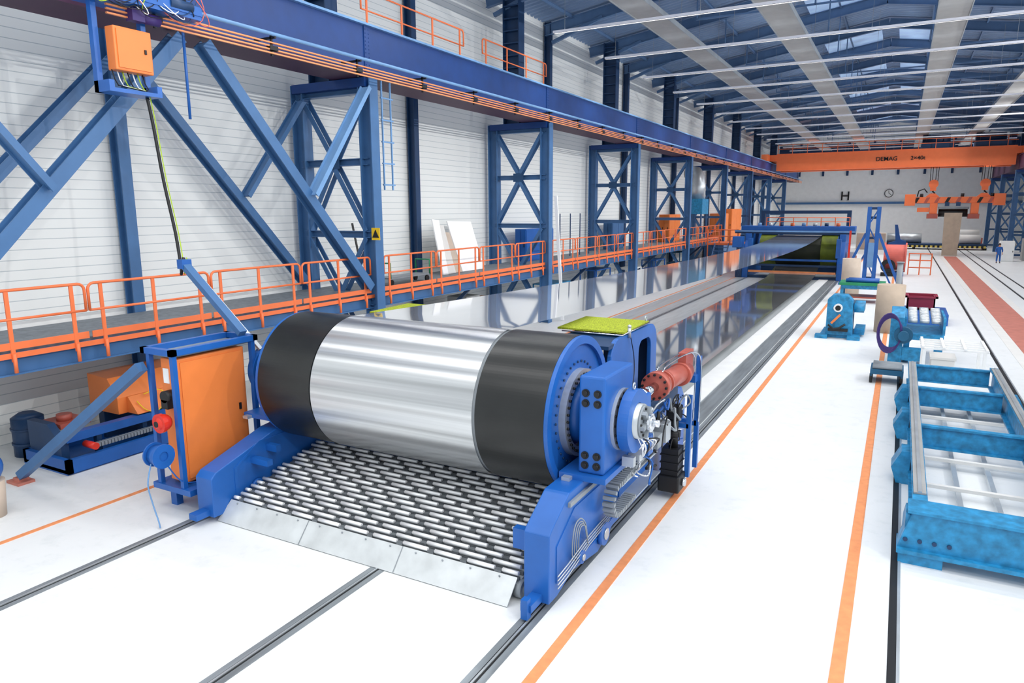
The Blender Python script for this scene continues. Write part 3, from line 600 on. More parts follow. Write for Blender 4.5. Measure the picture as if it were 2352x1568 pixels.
B().box(-15.0, -14.3, 7.5, 8.1, .75, .85).cyl((-14.6, 7.75, .85), (-14.6, 7.75, .98), .14).build('gear_unit', 'red', t)
B().cyl((-13.95, 7.75, .45), (-13.6, 7.75, .45), .07).build('red_motor', 'beacon', t)
ch = B()
for k in range(28): ch.box(-13.9, -13.78, 7.9+.07*k, 7.95+.07*k, .36, .44)
ch.build('energy_chain', 'grey', t)
B().tube(spline([(-14.1, 9.0, 1.0), (-13.95, 9.1, .8), (-13.9, 9.35, .75), (-13.95, 9.6, 1.0), (-14.1, 9.5, 1.15), (-14.15, 9.2, 1.1)]), .012).build('cable', 'yellow', t)
B().box(-15.8, -14.9, 11.2, 12.4, 0, 1.2).build('storage_box', 'rust_red', bev=.03, label='dull red storage box behind the orange hooded machine under the walkway', cat='box')
B().cyl((-15.7, 7.6, 0), (-15.7, 7.6, .8), .3).cyl((-15.7, 7.6, .8), (-15.7, 7.6, .9), .3, .15).ring((-15.7, 7.6, .25), (-15.7, 7.6, .29), .32, .29).ring((-15.7, 7.6, .56), (-15.7, 7.6, .6), .32, .29).build('barrel', 'dark_blue', label='dark blue barrel at the left end of the orange hooded machine', cat='barrel')
t = T('waste_bin', 'beige bin with a blue bag over its top at the left picture edge', 'bin', (-12.95, 5.55, 0))
B().cyl((-12.95, 5.55, 0), (-12.95, 5.55, .62), .2, .24, 24).build('body', 'tan', t); B().sph((-12.95, 5.55, .85), .24, (1, 1, 1.15)).build('bag', 'machine_blue', t)
# ================================================================= THINGS ON THE WALKWAY
for i, (y0, wd, ln, z1, m_) in enumerate(((22.4, .35, .3, 2.1, 'board_white'), (22.85, .5, .5, 1.9, 'paper'), (23.4, .5, .6, 1.6, 'tan'), (24.0, 1.7, .7, 2.0, 'board_white'))):
    B().hexa([(-15.2-.05*i, y0, 2.57), (-15.2-.05*i, y0+wd, 2.57), (-15.25-.05*i, y0+wd, 2.57), (-15.25-.05*i, y0, 2.57), (-15.3-ln, y0-.1, 2.57+z1), (-15.3-ln, y0+wd, 2.57+z1-.05), (-15.35-ln, y0+wd, 2.57+z1-.05), (-15.35-ln, y0-.1, 2.57+z1)]).build('board', m_, label='%s leaning pale board from the left on the walkway by the wall' % ORD[i], cat='board', group='boards leaning on the walkway')
t = T('trolley', 'low green hand trolley on the walkway behind the handrail', 'trolley', (-14.8, 19.3, 2.56))
B().box(-15.1, -14.5, 18.3, 20.5, 2.78, 2.83).build('bed', 'grey', t)
for y_ in (18.3, 20.5): B().tube([(-15.1, y_, 2.8), (-15.1, y_, 3.3), (-14.5, y_, 3.3), (-14.5, y_, 2.8)], .03).build('handle', 'trolley_green', t)
for x_ in (-15.05, -14.55):
    for y_ in (18.4, 20.4): B().cyl((x_-.03, y_, 2.66), (x_+.03, y_, 2.66), .1).build('wheel', 'black', t)
B().bar((-14.9, 17.5, 2.57), (-15.5, 17.7, 4.6), .05, .05).build('pole', 'black', label='dark pole leaning beside the green trolley', cat='pole')
B().bar((-13.3, 29.2, .02), (-13.5, 28.8, 5.6), .14, .05).build('plank', 'board_white', label='long white plank standing upright beside the second lattice column', cat='plank')
def locker(x0, x1, y0, y1, z0, z1, m_, lab, doors=2):
    t = T('locker', lab, 'cabinet', ((x0+x1)/2, (y0+y1)/2, z0)); B().box(x0, x1, y0, y1, z0, z1).build('body', m_, t, bev=.02)
    d = (x1-x0)/doors
    for k in range(doors):
        o = B().box(x0+d*k+.03, x0+d*(k+1)-.03, y0-.02, y0, z0+.06, z1-.06).build('door', m_, t); B().box(x0+d*(k+1)-.12, x0+d*(k+1)-.08, y0-.05, y0-.02, (z0+z1)/2-.08, (z0+z1)/2+.08).build('handle', 'black', o)
    L = (y1-y0)/doors
    for k in range(doors): B().box(x1, x1+.02, y0+L*k+.03, y0+L*(k+1)-.03, z0+.06, z1-.06).build('side_door', m_, t)
locker(-16.2, -15.6, 30, 33, 2.56, 4.1, 'machine_blue', 'blue locker on the walkway just past the second lattice column')
locker(-16.2, -15.6, 41.5, 43.5, 2.56, 4.2, 'steel_blue', 'blue locker on the walkway past the third lattice column')
locker(-16.2, -15.4, 53, 56, 2.56, 4.6, 'orange', 'orange cabinet on the walkway past the fourth lattice column')
locker(-15.2, -14.2, 65, 68, 2.0, 4.6, 'orange', 'orange cabinet beyond the end of the walkway, left of the far station')
locker(-15.2, -14.2, 69.5, 74, 2.0, 5.0, 'orange', 'farthest orange cabinet beyond the walkway end')
B().box(-15.4, -13.9, 64.2, 74.6, 0, 2.0).build('plinth', 'steel_blue', label='blue plinth under the two far orange cabinets', cat='plinth')
t = T('ventilation_unit', 'blue ventilation box with grey duct elbow on legs by the fourth column', 'ventilation unit', (-14.6, 58, 2.56))
B().box(-15.4, -13.95, 57, 59, 4.6, 5.8).build('fan_box', 'teal', t, bev=.03); B().tube([(-14.6, 58, 5.8), (-14.6, 58, 6.8), (-14.7, 58.2, 7.4), (-15.0, 58.6, 7.8), (-15.6, 59, 7.9)], .6, 16).build('duct', 'galvanised', t)
for x_ in (-15.3, -14.05):
    for y_ in (57.1, 58.9): B().box(x_-.06, x_+.06, y_-.06, y_+.06, 2.56, 4.6).build('leg', 'steel_blue', t)
t = T('mesh_fence', 'tall grey mesh fence panels at the back of the walkway between columns', 'fence', (-15.4, 34, 2.56))
for k in range(4): B().box(-15.44, -15.4, 33.4+1.3*k, 33.45+1.3*k, 2.56, 4.8).build('post', 'dark_blue', t)
mf = B()
for k in range(16): mf.box(-15.42, -15.41, 33.4, 37.3, 2.7+.13*k, 2.71+.13*k)
mf.build('mesh', 'grey', t)
B().box(-15.4, -14.5, 22.9, 23.9, 0, 1.7).build('storage_box', 'panel_grey', bev=.02, label='grey storage box on the floor below the leaning boards', cat='box')
B().box(-15.2, -14.5, 24.2, 25.2, 0, 1.5).build('carton', 'card', bev=.02, label='brown carton stack below the leaning boards', cat='box')
for i, (y0, x0, m_, h_) in enumerate(((30.3, -14.9, 'teal', 1.5), (36.5, -15.1, 'machine_blue', 1.7), (41.5, -14.9, 'white', 1.4), (47, -15, 'machine_blue', 1.6), (53, -15, 'teal_dark', 1.8))):
    t = T('rack', '%s equipment rack under the walkway past the second column' % ORD[i], 'rack', (x0, y0, 0), 'equipment racks under the walkway')
    for z_ in (.4, 1.0, h_): B().box(x0-.5, x0+.5, y0, y0+2.2, z_-.05, z_).build('shelf', m_, t)
    for a in (-.48, .48):
        for c in (.03, 2.17): B().box(x0+a-.03, x0+a+.03, y0+c-.03, y0+c+.03, 0, h_).build('upright', m_, t)
    for k in range(3): B().box(x0-.35, x0+.3, y0+.15+.7*k, y0+.6+.7*k, .4, .8).build('drawer', ['card', 'grey', 'white'][k], t)
# ================================================================= FAR STATION
t = T('far_station', 'big blue machine frame with orange railing holding the far drum', 'machine', (-6.6, 57, 0))
for xx in (-9.95, -3.55):
    B().prism([(54.2, 0), (54.2, 1.2), (55, 2.7), (55, 3.2), (59.5, 3.2), (60, 2.4), (60, 0)], 'x', xx-.2, xx+.2).build('side_frame', 'machine_blue', t, bev=.02)
B().box(-10.8, -2.9, 56.6, 58.4, 3.28, 3.72).build('top_deck', 'machine_blue', t, bev=.03)
B().box(-11.0, -2.8, 55.3, 56.0, 3.2, 3.42).build('front_deck', 'dark_blue', t); B().box(-11.0, -2.8, 55.2, 55.3, 3.32, 3.42).build('deck_strip', 'pale_blue', t)
for z_ in (4.05, 4.35): B().tube([(-9, 56.7, z_), (-3.3, 56.7, z_)], .03).build('railing', 'rail_orange', t)
for k in range(7): B().box(-9.02+.95*k, -8.96+.95*k, 56.67, 56.73, 3.72, 4.37).build('railing_post', 'rail_orange', t)
for z_, m_ in ((.5, 'copper'), (.95, 'dark_blue'), (1.35, 'machine_blue')): B().box(-9.7, -3.8, 54.6 if z_ > .6 else 54.2, 54.8 if z_ > .6 else 54.4, z_-.07, z_+.07).build('front_beam', m_, t)
B().box(-9.7, -3.8, 54.4, 54.9, .0, .16).build('rear_beam', 'dark_blue', t)
B().box(-9.7, -3.8, 59.9, 60.2, 0, 3.2).build('back_plate', 'dark_blue', t)
for k in range(8): B().cyl((-9.5+.78*k, 56.9, 3.72), (-9.5+.78*k, 56.9, 3.95), .14, n=14).build('drive_unit', ['pale_blue', 'galvanised', 'dark_blue', 'rail_orange'][k % 4], t)
for xx in (-9.6, -3.7): B().box(xx-.15, xx+.15, 53.8, 54.2, 1.6, 2.9).build('bearing', 'machine_blue', t)
for k in range(4): B().box(-10.6+.12*k, -10.5+.12*k, 54.1, 54.18, .0, 2.2).build('cover_strip', 'dark_blue', t)
B().box(-10.9, -10.2, 54.0, 54.9, 2.2, 3.0).build('lift_box', 'machine_blue', t, bev=.03)
for k in range(5): B().box(-3.3, -2.75, 54.4+.9*k, 55.1+.9*k, .0, 1.2+.35*(k % 3)).build('side_unit', ['dark_blue', 'rail_orange', 'galvanised', 'machine_blue', 'red'][k], t, bev=.02)
B().box(-10.2, -3.5, 61.5, 62.0, 4.6, 4.85).box(-10.2, -9.9, 61.5, 62, 0, 4.6).box(-3.8, -3.5, 61.5, 62, 0, 4.6).build('portal_frame', 'dark_blue', label='dark blue portal frame standing behind the far station', cat='frame')
st = T('access_stair', 'orange railed access platform left of the far station', 'platform', (-12, 58, 0))
B().box(-13.4, -11.1, 57, 60.5, 2.2, 2.35).build('deck', 'rail_orange', st)
for z_ in (2.9, 3.4): B().tube([(-13.4, 57, z_), (-11.1, 57, z_)], .04).build('railing', 'rail_orange', st)
for x_ in (-13.4, -12.5, -11.7, -11.1): B().box(x_-.04, x_+.04, 56.96, 57.04, 0 if x_ in (-13.4, -11.1) else 2.35, 3.42).build('post', 'rail_orange', st)
for k in range(7): B().box(-12.8, -11.8, 54.9+.3*k, 55.2+.3*k, .28+.29*k, .33+.29*k).build('step', 'steel_blue', st)
for x_ in (-12.82, -11.78): B().bar((x_, 54.8, .1), (x_, 57, 2.3), .05, .2).build('stringer', 'steel_blue', st)
# blue tower
t = T('lifting_tower', 'tall blue A-frame tower with twin uprights right of the far station', 'tower', (-1.6, 52, 0))
for x_ in (-1.9, -1.35): B().ibeam((x_, 52, 0), (x_, 52, 5.1), .24, .3, .04, (0,1,0)).build('upright', 'machine_blue', t)
for x_, xe in ((-2.0, -3.3), (-1.25, .1)):
    B().bar((x_, 52, 3.4), (xe, 52, .15), .16, .16, (0,1,0)).build('stay', 'machine_blue', t)
    B().bar((x_, 52, 2.0), ((x_+2*xe)/3, 52, .15), .1, .1, (0,1,0)).build('inner_stay', 'machine_blue', t)
for z_ in (.5, 1.8, 3.1, 4.4, 5.0): B().box(-1.95, -1.3, 51.93, 52.07, z_-.08, z_+.08).build('crossbar', 'dark_blue', t)
for k in range(4): B().bar((-1.9 if k % 2 else -1.35, 51.9, .6+1.1*k), (-1.35 if k % 2 else -1.9, 51.9, 1.7+1.1*k), .08, .04, (0,1,0)).build('diagonal', 'machine_blue', t)
B().box(-3.4, .2, 51.6, 52.4, 0, .15).build('base', 'machine_blue', t); B().box(-1.8, -1.45, 51.7, 51.9, 1.2, 2.8).build('lift_slide', 'pale_blue', t)
B().box(-2.9, -2.78, 50.5, 50.62, 0, 3.6).box(-3.0, -2.7, 50.4, 50.7, 0, .06).build('post', 'beacon', label='slim red post between the far station and the blue tower', cat='post')
t = T('coil', 'large pinkish red cable coil standing on edge beside the blue tower', 'coil', (-.3, 61, 0))
B().ring((-.9, 61, 1.35), (.4, 61, 1.35), .95, .4, 40).build('winding', 'pink_red', t); B().ring((.4, 61, 1.35), (.5, 61, 1.35), 1.1, .4, 40).ring((-1.0, 61, 1.35), (-.9, 61, 1.35), 1.1, .4, 40).build('flange', 'pink_red', t); B().box(-.9, .4, 60, 62, 0, .3).build('cradle', 'machine_blue', t)
B().ring((-.65, 59.75, .75), (-.65, 59.9, .75), .5, .2, 32).box(-1.1, -.2, 59.7, 59.95, 0, .28).build('reel', 'black', label='black reel standing in front of the pinkish coil', cat='reel')
t = T('safety_barrier', 'short orange barrier to the right of the pinkish coil', 'barrier', (1.2, 62, 0))
for z_ in (.55, 1.1, 1.6): B().tube([(.7, 62, z_), (2.2, 62, z_)], .04).build('rail', 'rail_orange', t)
for x_ in (.7, 1.45, 2.2): B().box(x_-.04, x_+.04, 61.96, 62.04, 0, 1.64).build('post', 'rail_orange', t)
t = T('work_table', 'teal work table with green top near the blue tower', 'table', (-1.6, 42.5, 0))
B().box(-2.7, -.5, 41.8, 43.6, .95, 1.08).build('table_top', 'trolley_green', t); B().box(-2.6, -.6, 41.9, 43.5, .75, .95).build('apron', 'teal', t)
for x_ in (-2.55, -.65):
    for y_ in (41.95, 43.45): B().box(x_-.07, x_+.07, y_-.07, y_+.07, 0, .75).build('leg', 'teal', t)
B().box(-2.5, -.7, 42, 43.4, .25, .33).build('lower_shelf', 'red', t)
for k in range(3): B().cyl((-2.4+.05*k, 42.2+.35*k, 1.18), (-.8, 42.2+.35*k, 1.18), .1).build('roller', 'machine_blue', t)
B().cyl((-2.4, 46.2, 0), (-2.4, 46.2, 2.1), .5, n=28).build('cardboard_tube', 'tan', label='light brown upright tube left of the blue tower', cat='tube')
B().cyl((-.15, 32.5, 0), (-.15, 32.5, 1.95), .52, n=36).build('upright_roll', 'beige', label='thick brownish upright roll standing behind the teal frames', cat='roll')
B().cyl((0.1, 36, 0), (0.1, 36, 2.6), .12, n=16).cyl((.1, 36, 2.6), (.1, 36, 2.65), .16, n=16).build('pipe', 'grey', label='thin grey pipe standing behind the brownish roll', cat='pipe')
# teal machine
t = T('winding_machine', 'small teal machine with round dial standing between the two orange floor lines', 'machine', (-1.9, 30.2, 0))
B().prism([(-2.3, .12), (-1.35, .12), (-1.4, 1.5), (-1.6, 1.7), (-2.1, 1.7), (-2.3, 1.5)], 'y', 30.0, 30.6).build('body', 'teal', t, bev=.02)
boxes('foot', 'teal', t, (-2.65, -2.2, 29.7, 30.1, 0, .14), (-1.5, -1.05, 29.7, 30.1, 0, .14), (-2.5, -1.1, 30.1, 32, 0, .12))
B().cyl((-1.9, 30.0, 1.2), (-1.9, 29.9, 1.2), .16, n=24).build('dial', 'white', t); B().cyl((-1.9, 29.9, 1.2), (-1.9, 29.87, 1.2), .1).build('knob', 'black', t)
B().bar((-2.1, 29.85, .6), (-1.8, 29.85, .95), .08, .08).build('lever', 'orange', t)
B().tube([(-2.2, 29.75, .55), (-2.0, 29.7, .4), (-1.8, 29.7, .45), (-1.6, 29.75, .6)], .04).build('hose', 'black', t); B().box(-2.2, -1.5, 29.8, 30, .3, .4).build('guide', 'black', t)
for k in range(3): B().cyl((-1.35, 30.3+.5*k, 1.2), (-1.0, 30.3+.5*k, 1.2), .18).build('motor', 'teal', t)
B().box(-2.2, -1.4, 30.6, 32, .8, 1.3).build('rear_frame', 'teal_dark', t); B().box(-1.3, -.95, 30.6, 31.8, .1, .35).build('side_box', 'teal', t)
boxes('rear_leg', 'teal_dark', t, (-2.2, -2.05, 31.8, 31.95, .12, .8), (-1.55, -1.4, 31.8, 31.95, .12, .8))
# roller machine
t = T('roller_machine', 'teal machine with a bed of silver rollers and purple hose coil at the right', 'machine', (.8, 27, 0))
B().prism([(26, .0), (26, 1.5), (26.3, 1.75), (27, 1.75), (27, .0)], 'x', -.05, .35).build('side_plate', 'teal', t, bev=.02)
B().box(.35, 1.5, 26.3, 28.6, .75, .95).build('roller_frame', 'teal', t)
for k in range(9):
    for j in range(3): B().cyl((.45+.34*j, 26.5+.24*k, 1.35+.02*k), (.72+.34*j, 26.5+.24*k, 1.35+.02*k), .07, n=12).build('roller', 'galvanised', t)
boxes('roller_cheek', 'teal', t, (.35, .42, 26.3, 28.6, .95, 1.5), (1.45, 1.52, 26.3, 28.6, .95, 1.5))
B().cyl((.35, 25.8, .95), (.35, 26.05, .95), .27, n=24).cyl((.35, 25.6, .95), (.35, 25.8, .95), .16, n=20).build('motor', 'teal_dark', t)
for x_ in (.45, 1.4):
    for y_ in (26.4, 28.4): B().box(x_-.05, x_+.1, y_-.05, y_+.05, 0, .8).build('leg', 'teal', t)
for k in range(6): B().tube([(-.02+.34*math.cos(a)-.01*k, 25.85-.02*k, 1.0+(.5+.03*k)*math.sin(a)) for a in [j*PI/12 for j in range(25)]], .022).build('hose', 'purple', t)
B().box(.35, 1.0, 26.0, 26.3, .1, .5).build('lower_guard', 'teal', t)
t = T('crate', 'dark red open crate behind the roller machine', 'crate', (1.0, 37, .5))
B().box(.5, 1.6, 36.4, 37.6, .5, .58).box(.5, .56, 36.4, 37.6, .5, 1.1).box(1.54, 1.6, 36.4, 37.6, .5, 1.1).box(.5, 1.6, 36.4, 36.46, .5, 1.1).box(.5, 1.6, 37.54, 37.6, .5, 1.1).build('tub', 'crate_red', t)
B().box(.4, 1.7, 36.3, 36.4, 1.04, 1.12).box(.4, 1.7, 37.6, 37.7, 1.04, 1.12).box(.4, .5, 36.3, 37.7, 1.04, 1.12).box(1.6, 1.7, 36.3, 37.7, 1.04, 1.12).build('rim', 'crate_red', t)
B().box(.3, 2.1, 35.2, 37.8, 0, .5).build('pallet_box', 'machine_blue', bev=.03, label='blue low box under the dark red crate', cat='box')
t = T('low_cart', 'low green-grey wheeled cart in front of the roller machine', 'cart', (.1, 22.8, 0))
B().box(-.45, .4, 22.5, 23.5, .28, .42).build('bed', 'teal_dark', t)
for k in range(5): B().cyl((-.4, 22.6+.2*k, .47), (.36, 22.6+.2*k, .47), .05, n=10).build('roller', 'grey', t)
for x_ in (-.42, .36):
    for y_ in (22.65, 23.3): B().cyl((x_-.04, y_, .13), (x_+.04, y_, .13), .13).build('wheel', 'black', t)
for x_ in (-.42, .36): B().box(x_-.03, x_+.03, 22.55, 23.4, .1, .3).build('axle_plate', 'teal_dark', t)
t = T('lattice_tray', 'white lattice tray raised behind the big teal cradle', 'tray', (1.7, 24.6, 0))
for k in range(5): B().bar((.8, 23.7+.4*k, .95), (2.5, 23.7+.4*k, .95), .07, .05).build('cross_slat', 'white', t)
for k in range(4): B().bar((.85+.53*k, 23.6, 1.0), (.85+.53*k, 25.4, 1.0), .07, .05).build('long_slat', 'white', t)
for x_ in (.9, 2.4):
    for y_ in (23.7, 25.3): B().box(x_-.04, x_+.04, y_-.04, y_+.04, 0, .95).build('leg', 'white', t)
B().box(1.1, 1.7, 23.9, 24.7, 0, .6).box(1.06, 1.74, 23.86, 24.74, .6, .68).build('white_box', 'paper', bev=.02, label='pale box with lid under the white lattice tray', cat='box')
# big teal frame
t = T('roll_cradle', 'big worn teal steel cradle lying on the floor at the right edge', 'cradle', (1.5, 16.5, 0))
for x_ in (.58, 2.5):
    B().ibeam((x_, 11.3, .5), (x_, 22.4, .5), .2, .5, .045).build('side_beam', 'teal', t)
    B().box(x_-.085, x_+.085, 11.7, 22.2, .775, .8).build('wear_strip', 'panel_grey', t)
    B().box(x_-.025, x_+.025, 11.7, 22.2, .8, .82).build('rail_strip', 'galvanised', t)
B().prism([(.32, .2), (.48, .76), (3.1, .76), (3.1, .2)], 'y', 10.95, 11.35).build('end_beam', 'teal', t, bev=.02)
B().box(.32, 3.1, 10.85, 11.4, .16, .22).box(.42, 3.1, 10.9, 11.4, .76, .8).build('end_flange', 'teal', t)
for x_ in (.4, .82): B().prism([(11.0, .0), (11.0, .7), (11.35, .74), (12.1, .3), (12.1, 0)], 'x', x_, x_+.06).build('gusset', 'teal', t)
boxes('foot', 'teal', t, (.35, .9, 10.9, 11.5, 0, .16), (2.4, 3.0, 10.9, 11.5, 0, .16))
for y_ in (15.9, 19.4, 22.2): B().ibeam((.68, y_, .5), (2.4, y_, .5), .16, .42, .04).build('cross_beam', 'teal', t)
B().box(.68, 2.4, 19.5, 20.1, .5, .54).build('black_plate', 'black', t)
for y_ in (14.5, 17.4, 19.8):
    B().prism([(.3, 0), (.2, .3), (.35, .62), (.5, .62), (.5, 0)], 'y', y_-.25, y_+.25).build('outrigger', 'teal', t)
    B().prism([(2.6, 0), (2.6, .62), (2.75, .62), (2.9, .3), (2.85, 0)], 'y', y_-.25, y_+.25).build('outrigger', 'teal', t)
for x_ in (1.25, 1.8): B().bar((x_, 11.4, .12), (x_, 22, .12), .08, .06).build('inner_rail', 'galvanised', t)
for k in range(5): B().bar((.75, 12.3+1.6*k, .18), (2.4, 12.3+1.6*k, .18), .09, .06).build('inner_slat', 'paper', t)
B().box(2.5, 2.75, 16.4, 16.9, .8, .98).build('clamp', 'teal_dark', t); B().bar((2.65, 16.3, .95), (2.95, 17.0, 1.2), .16, .12).build('clamp_lever', 'teal_dark', t)
for k in range(4): B().cyl((.42+.18*k, 10.95, .35), (.42+.18*k, 10.92, .35), .03, n=8).build('plug', 'dark_blue', t)
# ================================================================= CRANE
t = T('bridge_crane', 'orange double girder bridge crane spanning the far end of the hall', 'crane', (-1.8, 88, 9))
for y_ in (87, 90.2): B().box(-13.1, 9.4, y_, y_+.8, 9.3, 11.0).box(-13.1, 9.4, y_-.08, y_+.88, 9.22, 9.3).box(-13.1, 9.4, y_-.08, y_+.88, 11, 11.08).build('girder', 'rail_orange', t)
for x_ in (-14.2, 10.2): B().box(x_-.35, x_+.35, 85.5, 92.5, 10.3, 11.0).build('end_carriage', 'rail_orange', t)
boxes('girder_shoulder', 'rail_orange', t, (-14.0, -13.1, 87, 91, 10.3, 11), (9.4, 10, 87, 91, 10.3, 11))
for z_ in (11.6, 12.05): B().tube([(-13, 86.9, z_), (9.4, 86.9, z_)], .035).build('railing', 'rail_orange', t)
for k in range(15): B().box(-13.03+1.54*k, -12.97+1.54*k, 86.87, 86.93, 11.08, 12.07).build('railing_post', 'rail_orange', t)
for x_ in (2.6, 7.4):
    B().box(x_-1.5, x_+1.5, 87.2, 90.8, 11.1, 11.7).build('trolley_frame', 'dark_blue', t)
    B().cyl((x_-1.1, 88.3, 12.0), (x_+1.1, 88.3, 12.0), .5).build('rope_drum', 'dark_blue', t); B().box(x_-1.4, x_-.7, 89, 90.5, 11.7, 12.6).build('hoist_motor', 'dark_blue', t)
textmesh('DEMAG', .6, 'black', 'lettering', t, (-2.0, 86.97, 10.15)); textmesh('2×40t', .56, 'black', 'lettering', t, (.9, 86.97, 10.15))
UZ = .9
for i, x_ in enumerate((2.6, 7.2)):
    h = T('hook_block', '%s hook block with ropes hanging from the orange crane' % ('left' if i == 0 else 'right'), 'hook', (x_, 88.6, 5.6+UZ), 'crane hook blocks')
    for dx in (-.35, -.15, .15, .35): B().cyl((x_+dx, 88.6, 6.5+UZ), (x_+dx*1.1, 88.6, 11.2), .03, n=6).build('rope', 'black', h)
    B().cyl((x_, 88.35, 6.6+UZ), (x_, 88.85, 6.6+UZ), .45, n=24).box(x_-.28, x_+.28, 88.4, 88.8, 5.9+UZ, 6.6+UZ).build('pulley', 'rail_orange', h)
    B().tube([(x_, 88.6, 5.95+UZ), (x_, 88.6, 5.8+UZ), (x_+.18, 88.6, 5.65+UZ), (x_+.05, 88.6, 5.5+UZ), (x_-.15, 88.6, 5.6+UZ)], .08).build('hook', 'black', h)
t = T('lifting_beam', 'orange lifting beam hanging under the crane hooks above the dark roll', 'lifting beam', (4.6, 88.6, 4.4+UZ))
B().box(.6, 8.7, 88.2, 89.0, 4.6+UZ, 5.25+UZ).build('beam', 'rail_orange', t, bev=.03)
for k in range(8): B().prism([(.9+k*.95, 4.65+UZ), (1.2+k*.95, 4.65+UZ), (1.45+k*.95, 5.2+UZ), (1.15+k*.95, 5.2+UZ)], 'y', 88.17, 88.2).build('stripe', 'black' if k % 3 == 0 else 'red', t)
for x_ in (.4, 8.4): B().box(x_-.35, x_+.65, 88.0, 89.2, 4.35+UZ, 5.55+UZ).build('end_box', 'rail_orange', t, bev=.03)
for x_ in (2.6, 7.2): B().prism([(x_-.7, 5.2+UZ), (x_+.7, 5.2+UZ), (x_+.25, 5.62+UZ), (x_-.25, 5.62+UZ)], 'y', 88.4, 88.8).build('lug', 'rail_orange', t)
for x_ in (2.55, 6.25): B().box(x_-.1, x_+.6, 88.1, 89.1, 3.5+UZ, 4.6+UZ).build('clamp_arm', 'rail_orange', t, bev=.02); B().box(x_-.3, x_+.7, 88.0, 89.2, 3.0+UZ, 3.5+UZ).build('clamp_foot', 'red', t, bev=.02)
B().box(1.3, 2.4, 88.2, 89.0, 3.7+UZ, 4.15+UZ).build('side_arm', 'rail_orange', t); B().cyl((3.2, 88.15, 4.1+UZ), (6.0, 88.15, 4.1+UZ), .12).build('drive_shaft', 'grey', t)
for x_ in (4.0, 5.0): B().box(x_-.2, x_+.2, 88.0, 88.2, 4.3+UZ, 4.7+UZ).build('gear_motor', 'dark_blue', t)
for x_ in (1.6, 5.3, 7.9): B().cyl((x_, 88.4, 5.25+UZ), (x_, 88.4, 5.6+UZ), .16).build('lamp_cap', 'black', t)
B().tube([(1.2, 88.3, 5.3+UZ), (1.3, 88.3, 5.9+UZ), (1.8, 88.3, 6.1+UZ), (2.1, 88.3, 5.7+UZ)], .06).build('hose', 'black', t)
B().cyl((3.3, 88.6, 4.5), (5.9, 88.6, 4.5), .42, n=28).build('roll', 'black', label='dark roll held under the orange lifting beam', cat='roll')
B().hexa([(3.95, 88.1, .03), (5.35, 88.1, .03), (5.35, 88.14, .03), (3.95, 88.14, .03), (3.85, 88.1, 4.5), (5.45, 88.1, 4.5), (5.45, 88.14, 4.5), (3.85, 88.14, 4.5)]).build('hanging_sheet', 'beige', label='grey-brown sheet hanging from the dark roll down to the red floor strip', cat='sheet')
# ================================================================= FAR WALL
B().box(XW, XR, YW-.5, YW, 5.6, 5.9).build('trim_60', 'steel_blue', kind='structure')
B().box(XW, XR, YW-.12, YW, 11.3, 14).build('trim_61', 'dark_blue', kind='structure')
for k in range(9): B().box(-14+3.2*k, -13.7+3.2*k, YW-.2, YW, 9.6, 14.2).build('trim_%d' % (70+k), 'dark_blue', kind='structure')
o = textmesh('H', 1.75, 'black', 'letter_sign', None, (-7.5, YW-.07, 6.7), .06); tag(o, 'black letter H on the far white wall', 'sign')
t = T('wall_clock', 'round white wall clock on the far white wall', 'clock', (-1.95, YW-.1, 6.4))
B().cyl((-1.95, YW, 7.05), (-1.95, YW-.12, 7.05), .5, n=32).build('face', 'white', t); B().ring((-1.95, YW, 7.05), (-1.95, YW-.16, 7.05), .56, .48).build('rim', 'black', t)
B().bar((-1.95, YW-.14, 7.05), (-1.65, YW-.14, 6.85), .06, .02, (0,1,0)).bar((-1.95, YW-.14, 7.05), (-2.0, YW-.14, 7.42), .05, .02, (0,1,0)).build('hands', 'black', t)
t = T('coil_platform', 'platform with yellow and black striped edge near the far wall', 'platform', (4, 102, 0))
B().box(-2.5, 9, 101, 104, .25, .7).build('deck', 'dark_blue', t); B().box(-2.5, 9, 100.9, 101, .25, .5).build('striped_edge', 'hazard', t)
for k in range(4): B().box(-2.3+3.7*k, -2+3.7*k, 101.2, 103.8, 0, .25).build('foot', 'black', t)
B().cyl((-1.5, 102.4, 1.3), (2.3, 102.4, 1.3), .6, n=28).build('roll', 'galvanised', label='silver roll lying on the striped platform, left of the hanging sheet', cat='roll')
B().cyl((6.3, 102.4, 1.25), (8.5, 102.4, 1.25), .55, n=28).build('roll', 'paper', label='white roll lying on the striped platform, right of the hanging sheet', cat='roll')
t = T('tool_trolley', 'red and orange machine at the far right beyond the striped platform', 'machine', (8, 107, 0))
B().box(6.2, 9, 106, 108, 0, 1.3).build('body', 'red', t); B().cyl((6.5, 106.5, 1.8), (8.6, 106.5, 1.8), .5).build('roller', 'paper', t)
B().box(-4.8, -1.6, 98, 100, 0, 2.0).build('crate', 'tan', bev=.04, label='pale crate behind the pinkish coil', cat='crate')
B().prism([(-1.2, 0), (.6, 0), (.6, 1.2), (0, 1.4), (-.4, 3.1), (-.7, 3.1), (-.5, 1.2), (-1.2, 1.0)], 'y', 95, 96).build('press', 'machine_blue', label='small blue machine with a raised arm near the far wall', cat='machine')
for i, (x_, m_, h_) in enumerate(((8.9, 'white', 1.9), (10.9, 'panel_grey', 2.1), (12.2, 'white', 1.7))):
    locker(x_-.55, x_+.55, 81+2*i, 82.2+2*i, 0, h_, m_, '%s standing cabinet behind the worker at the far right' % ORD[i], 1)
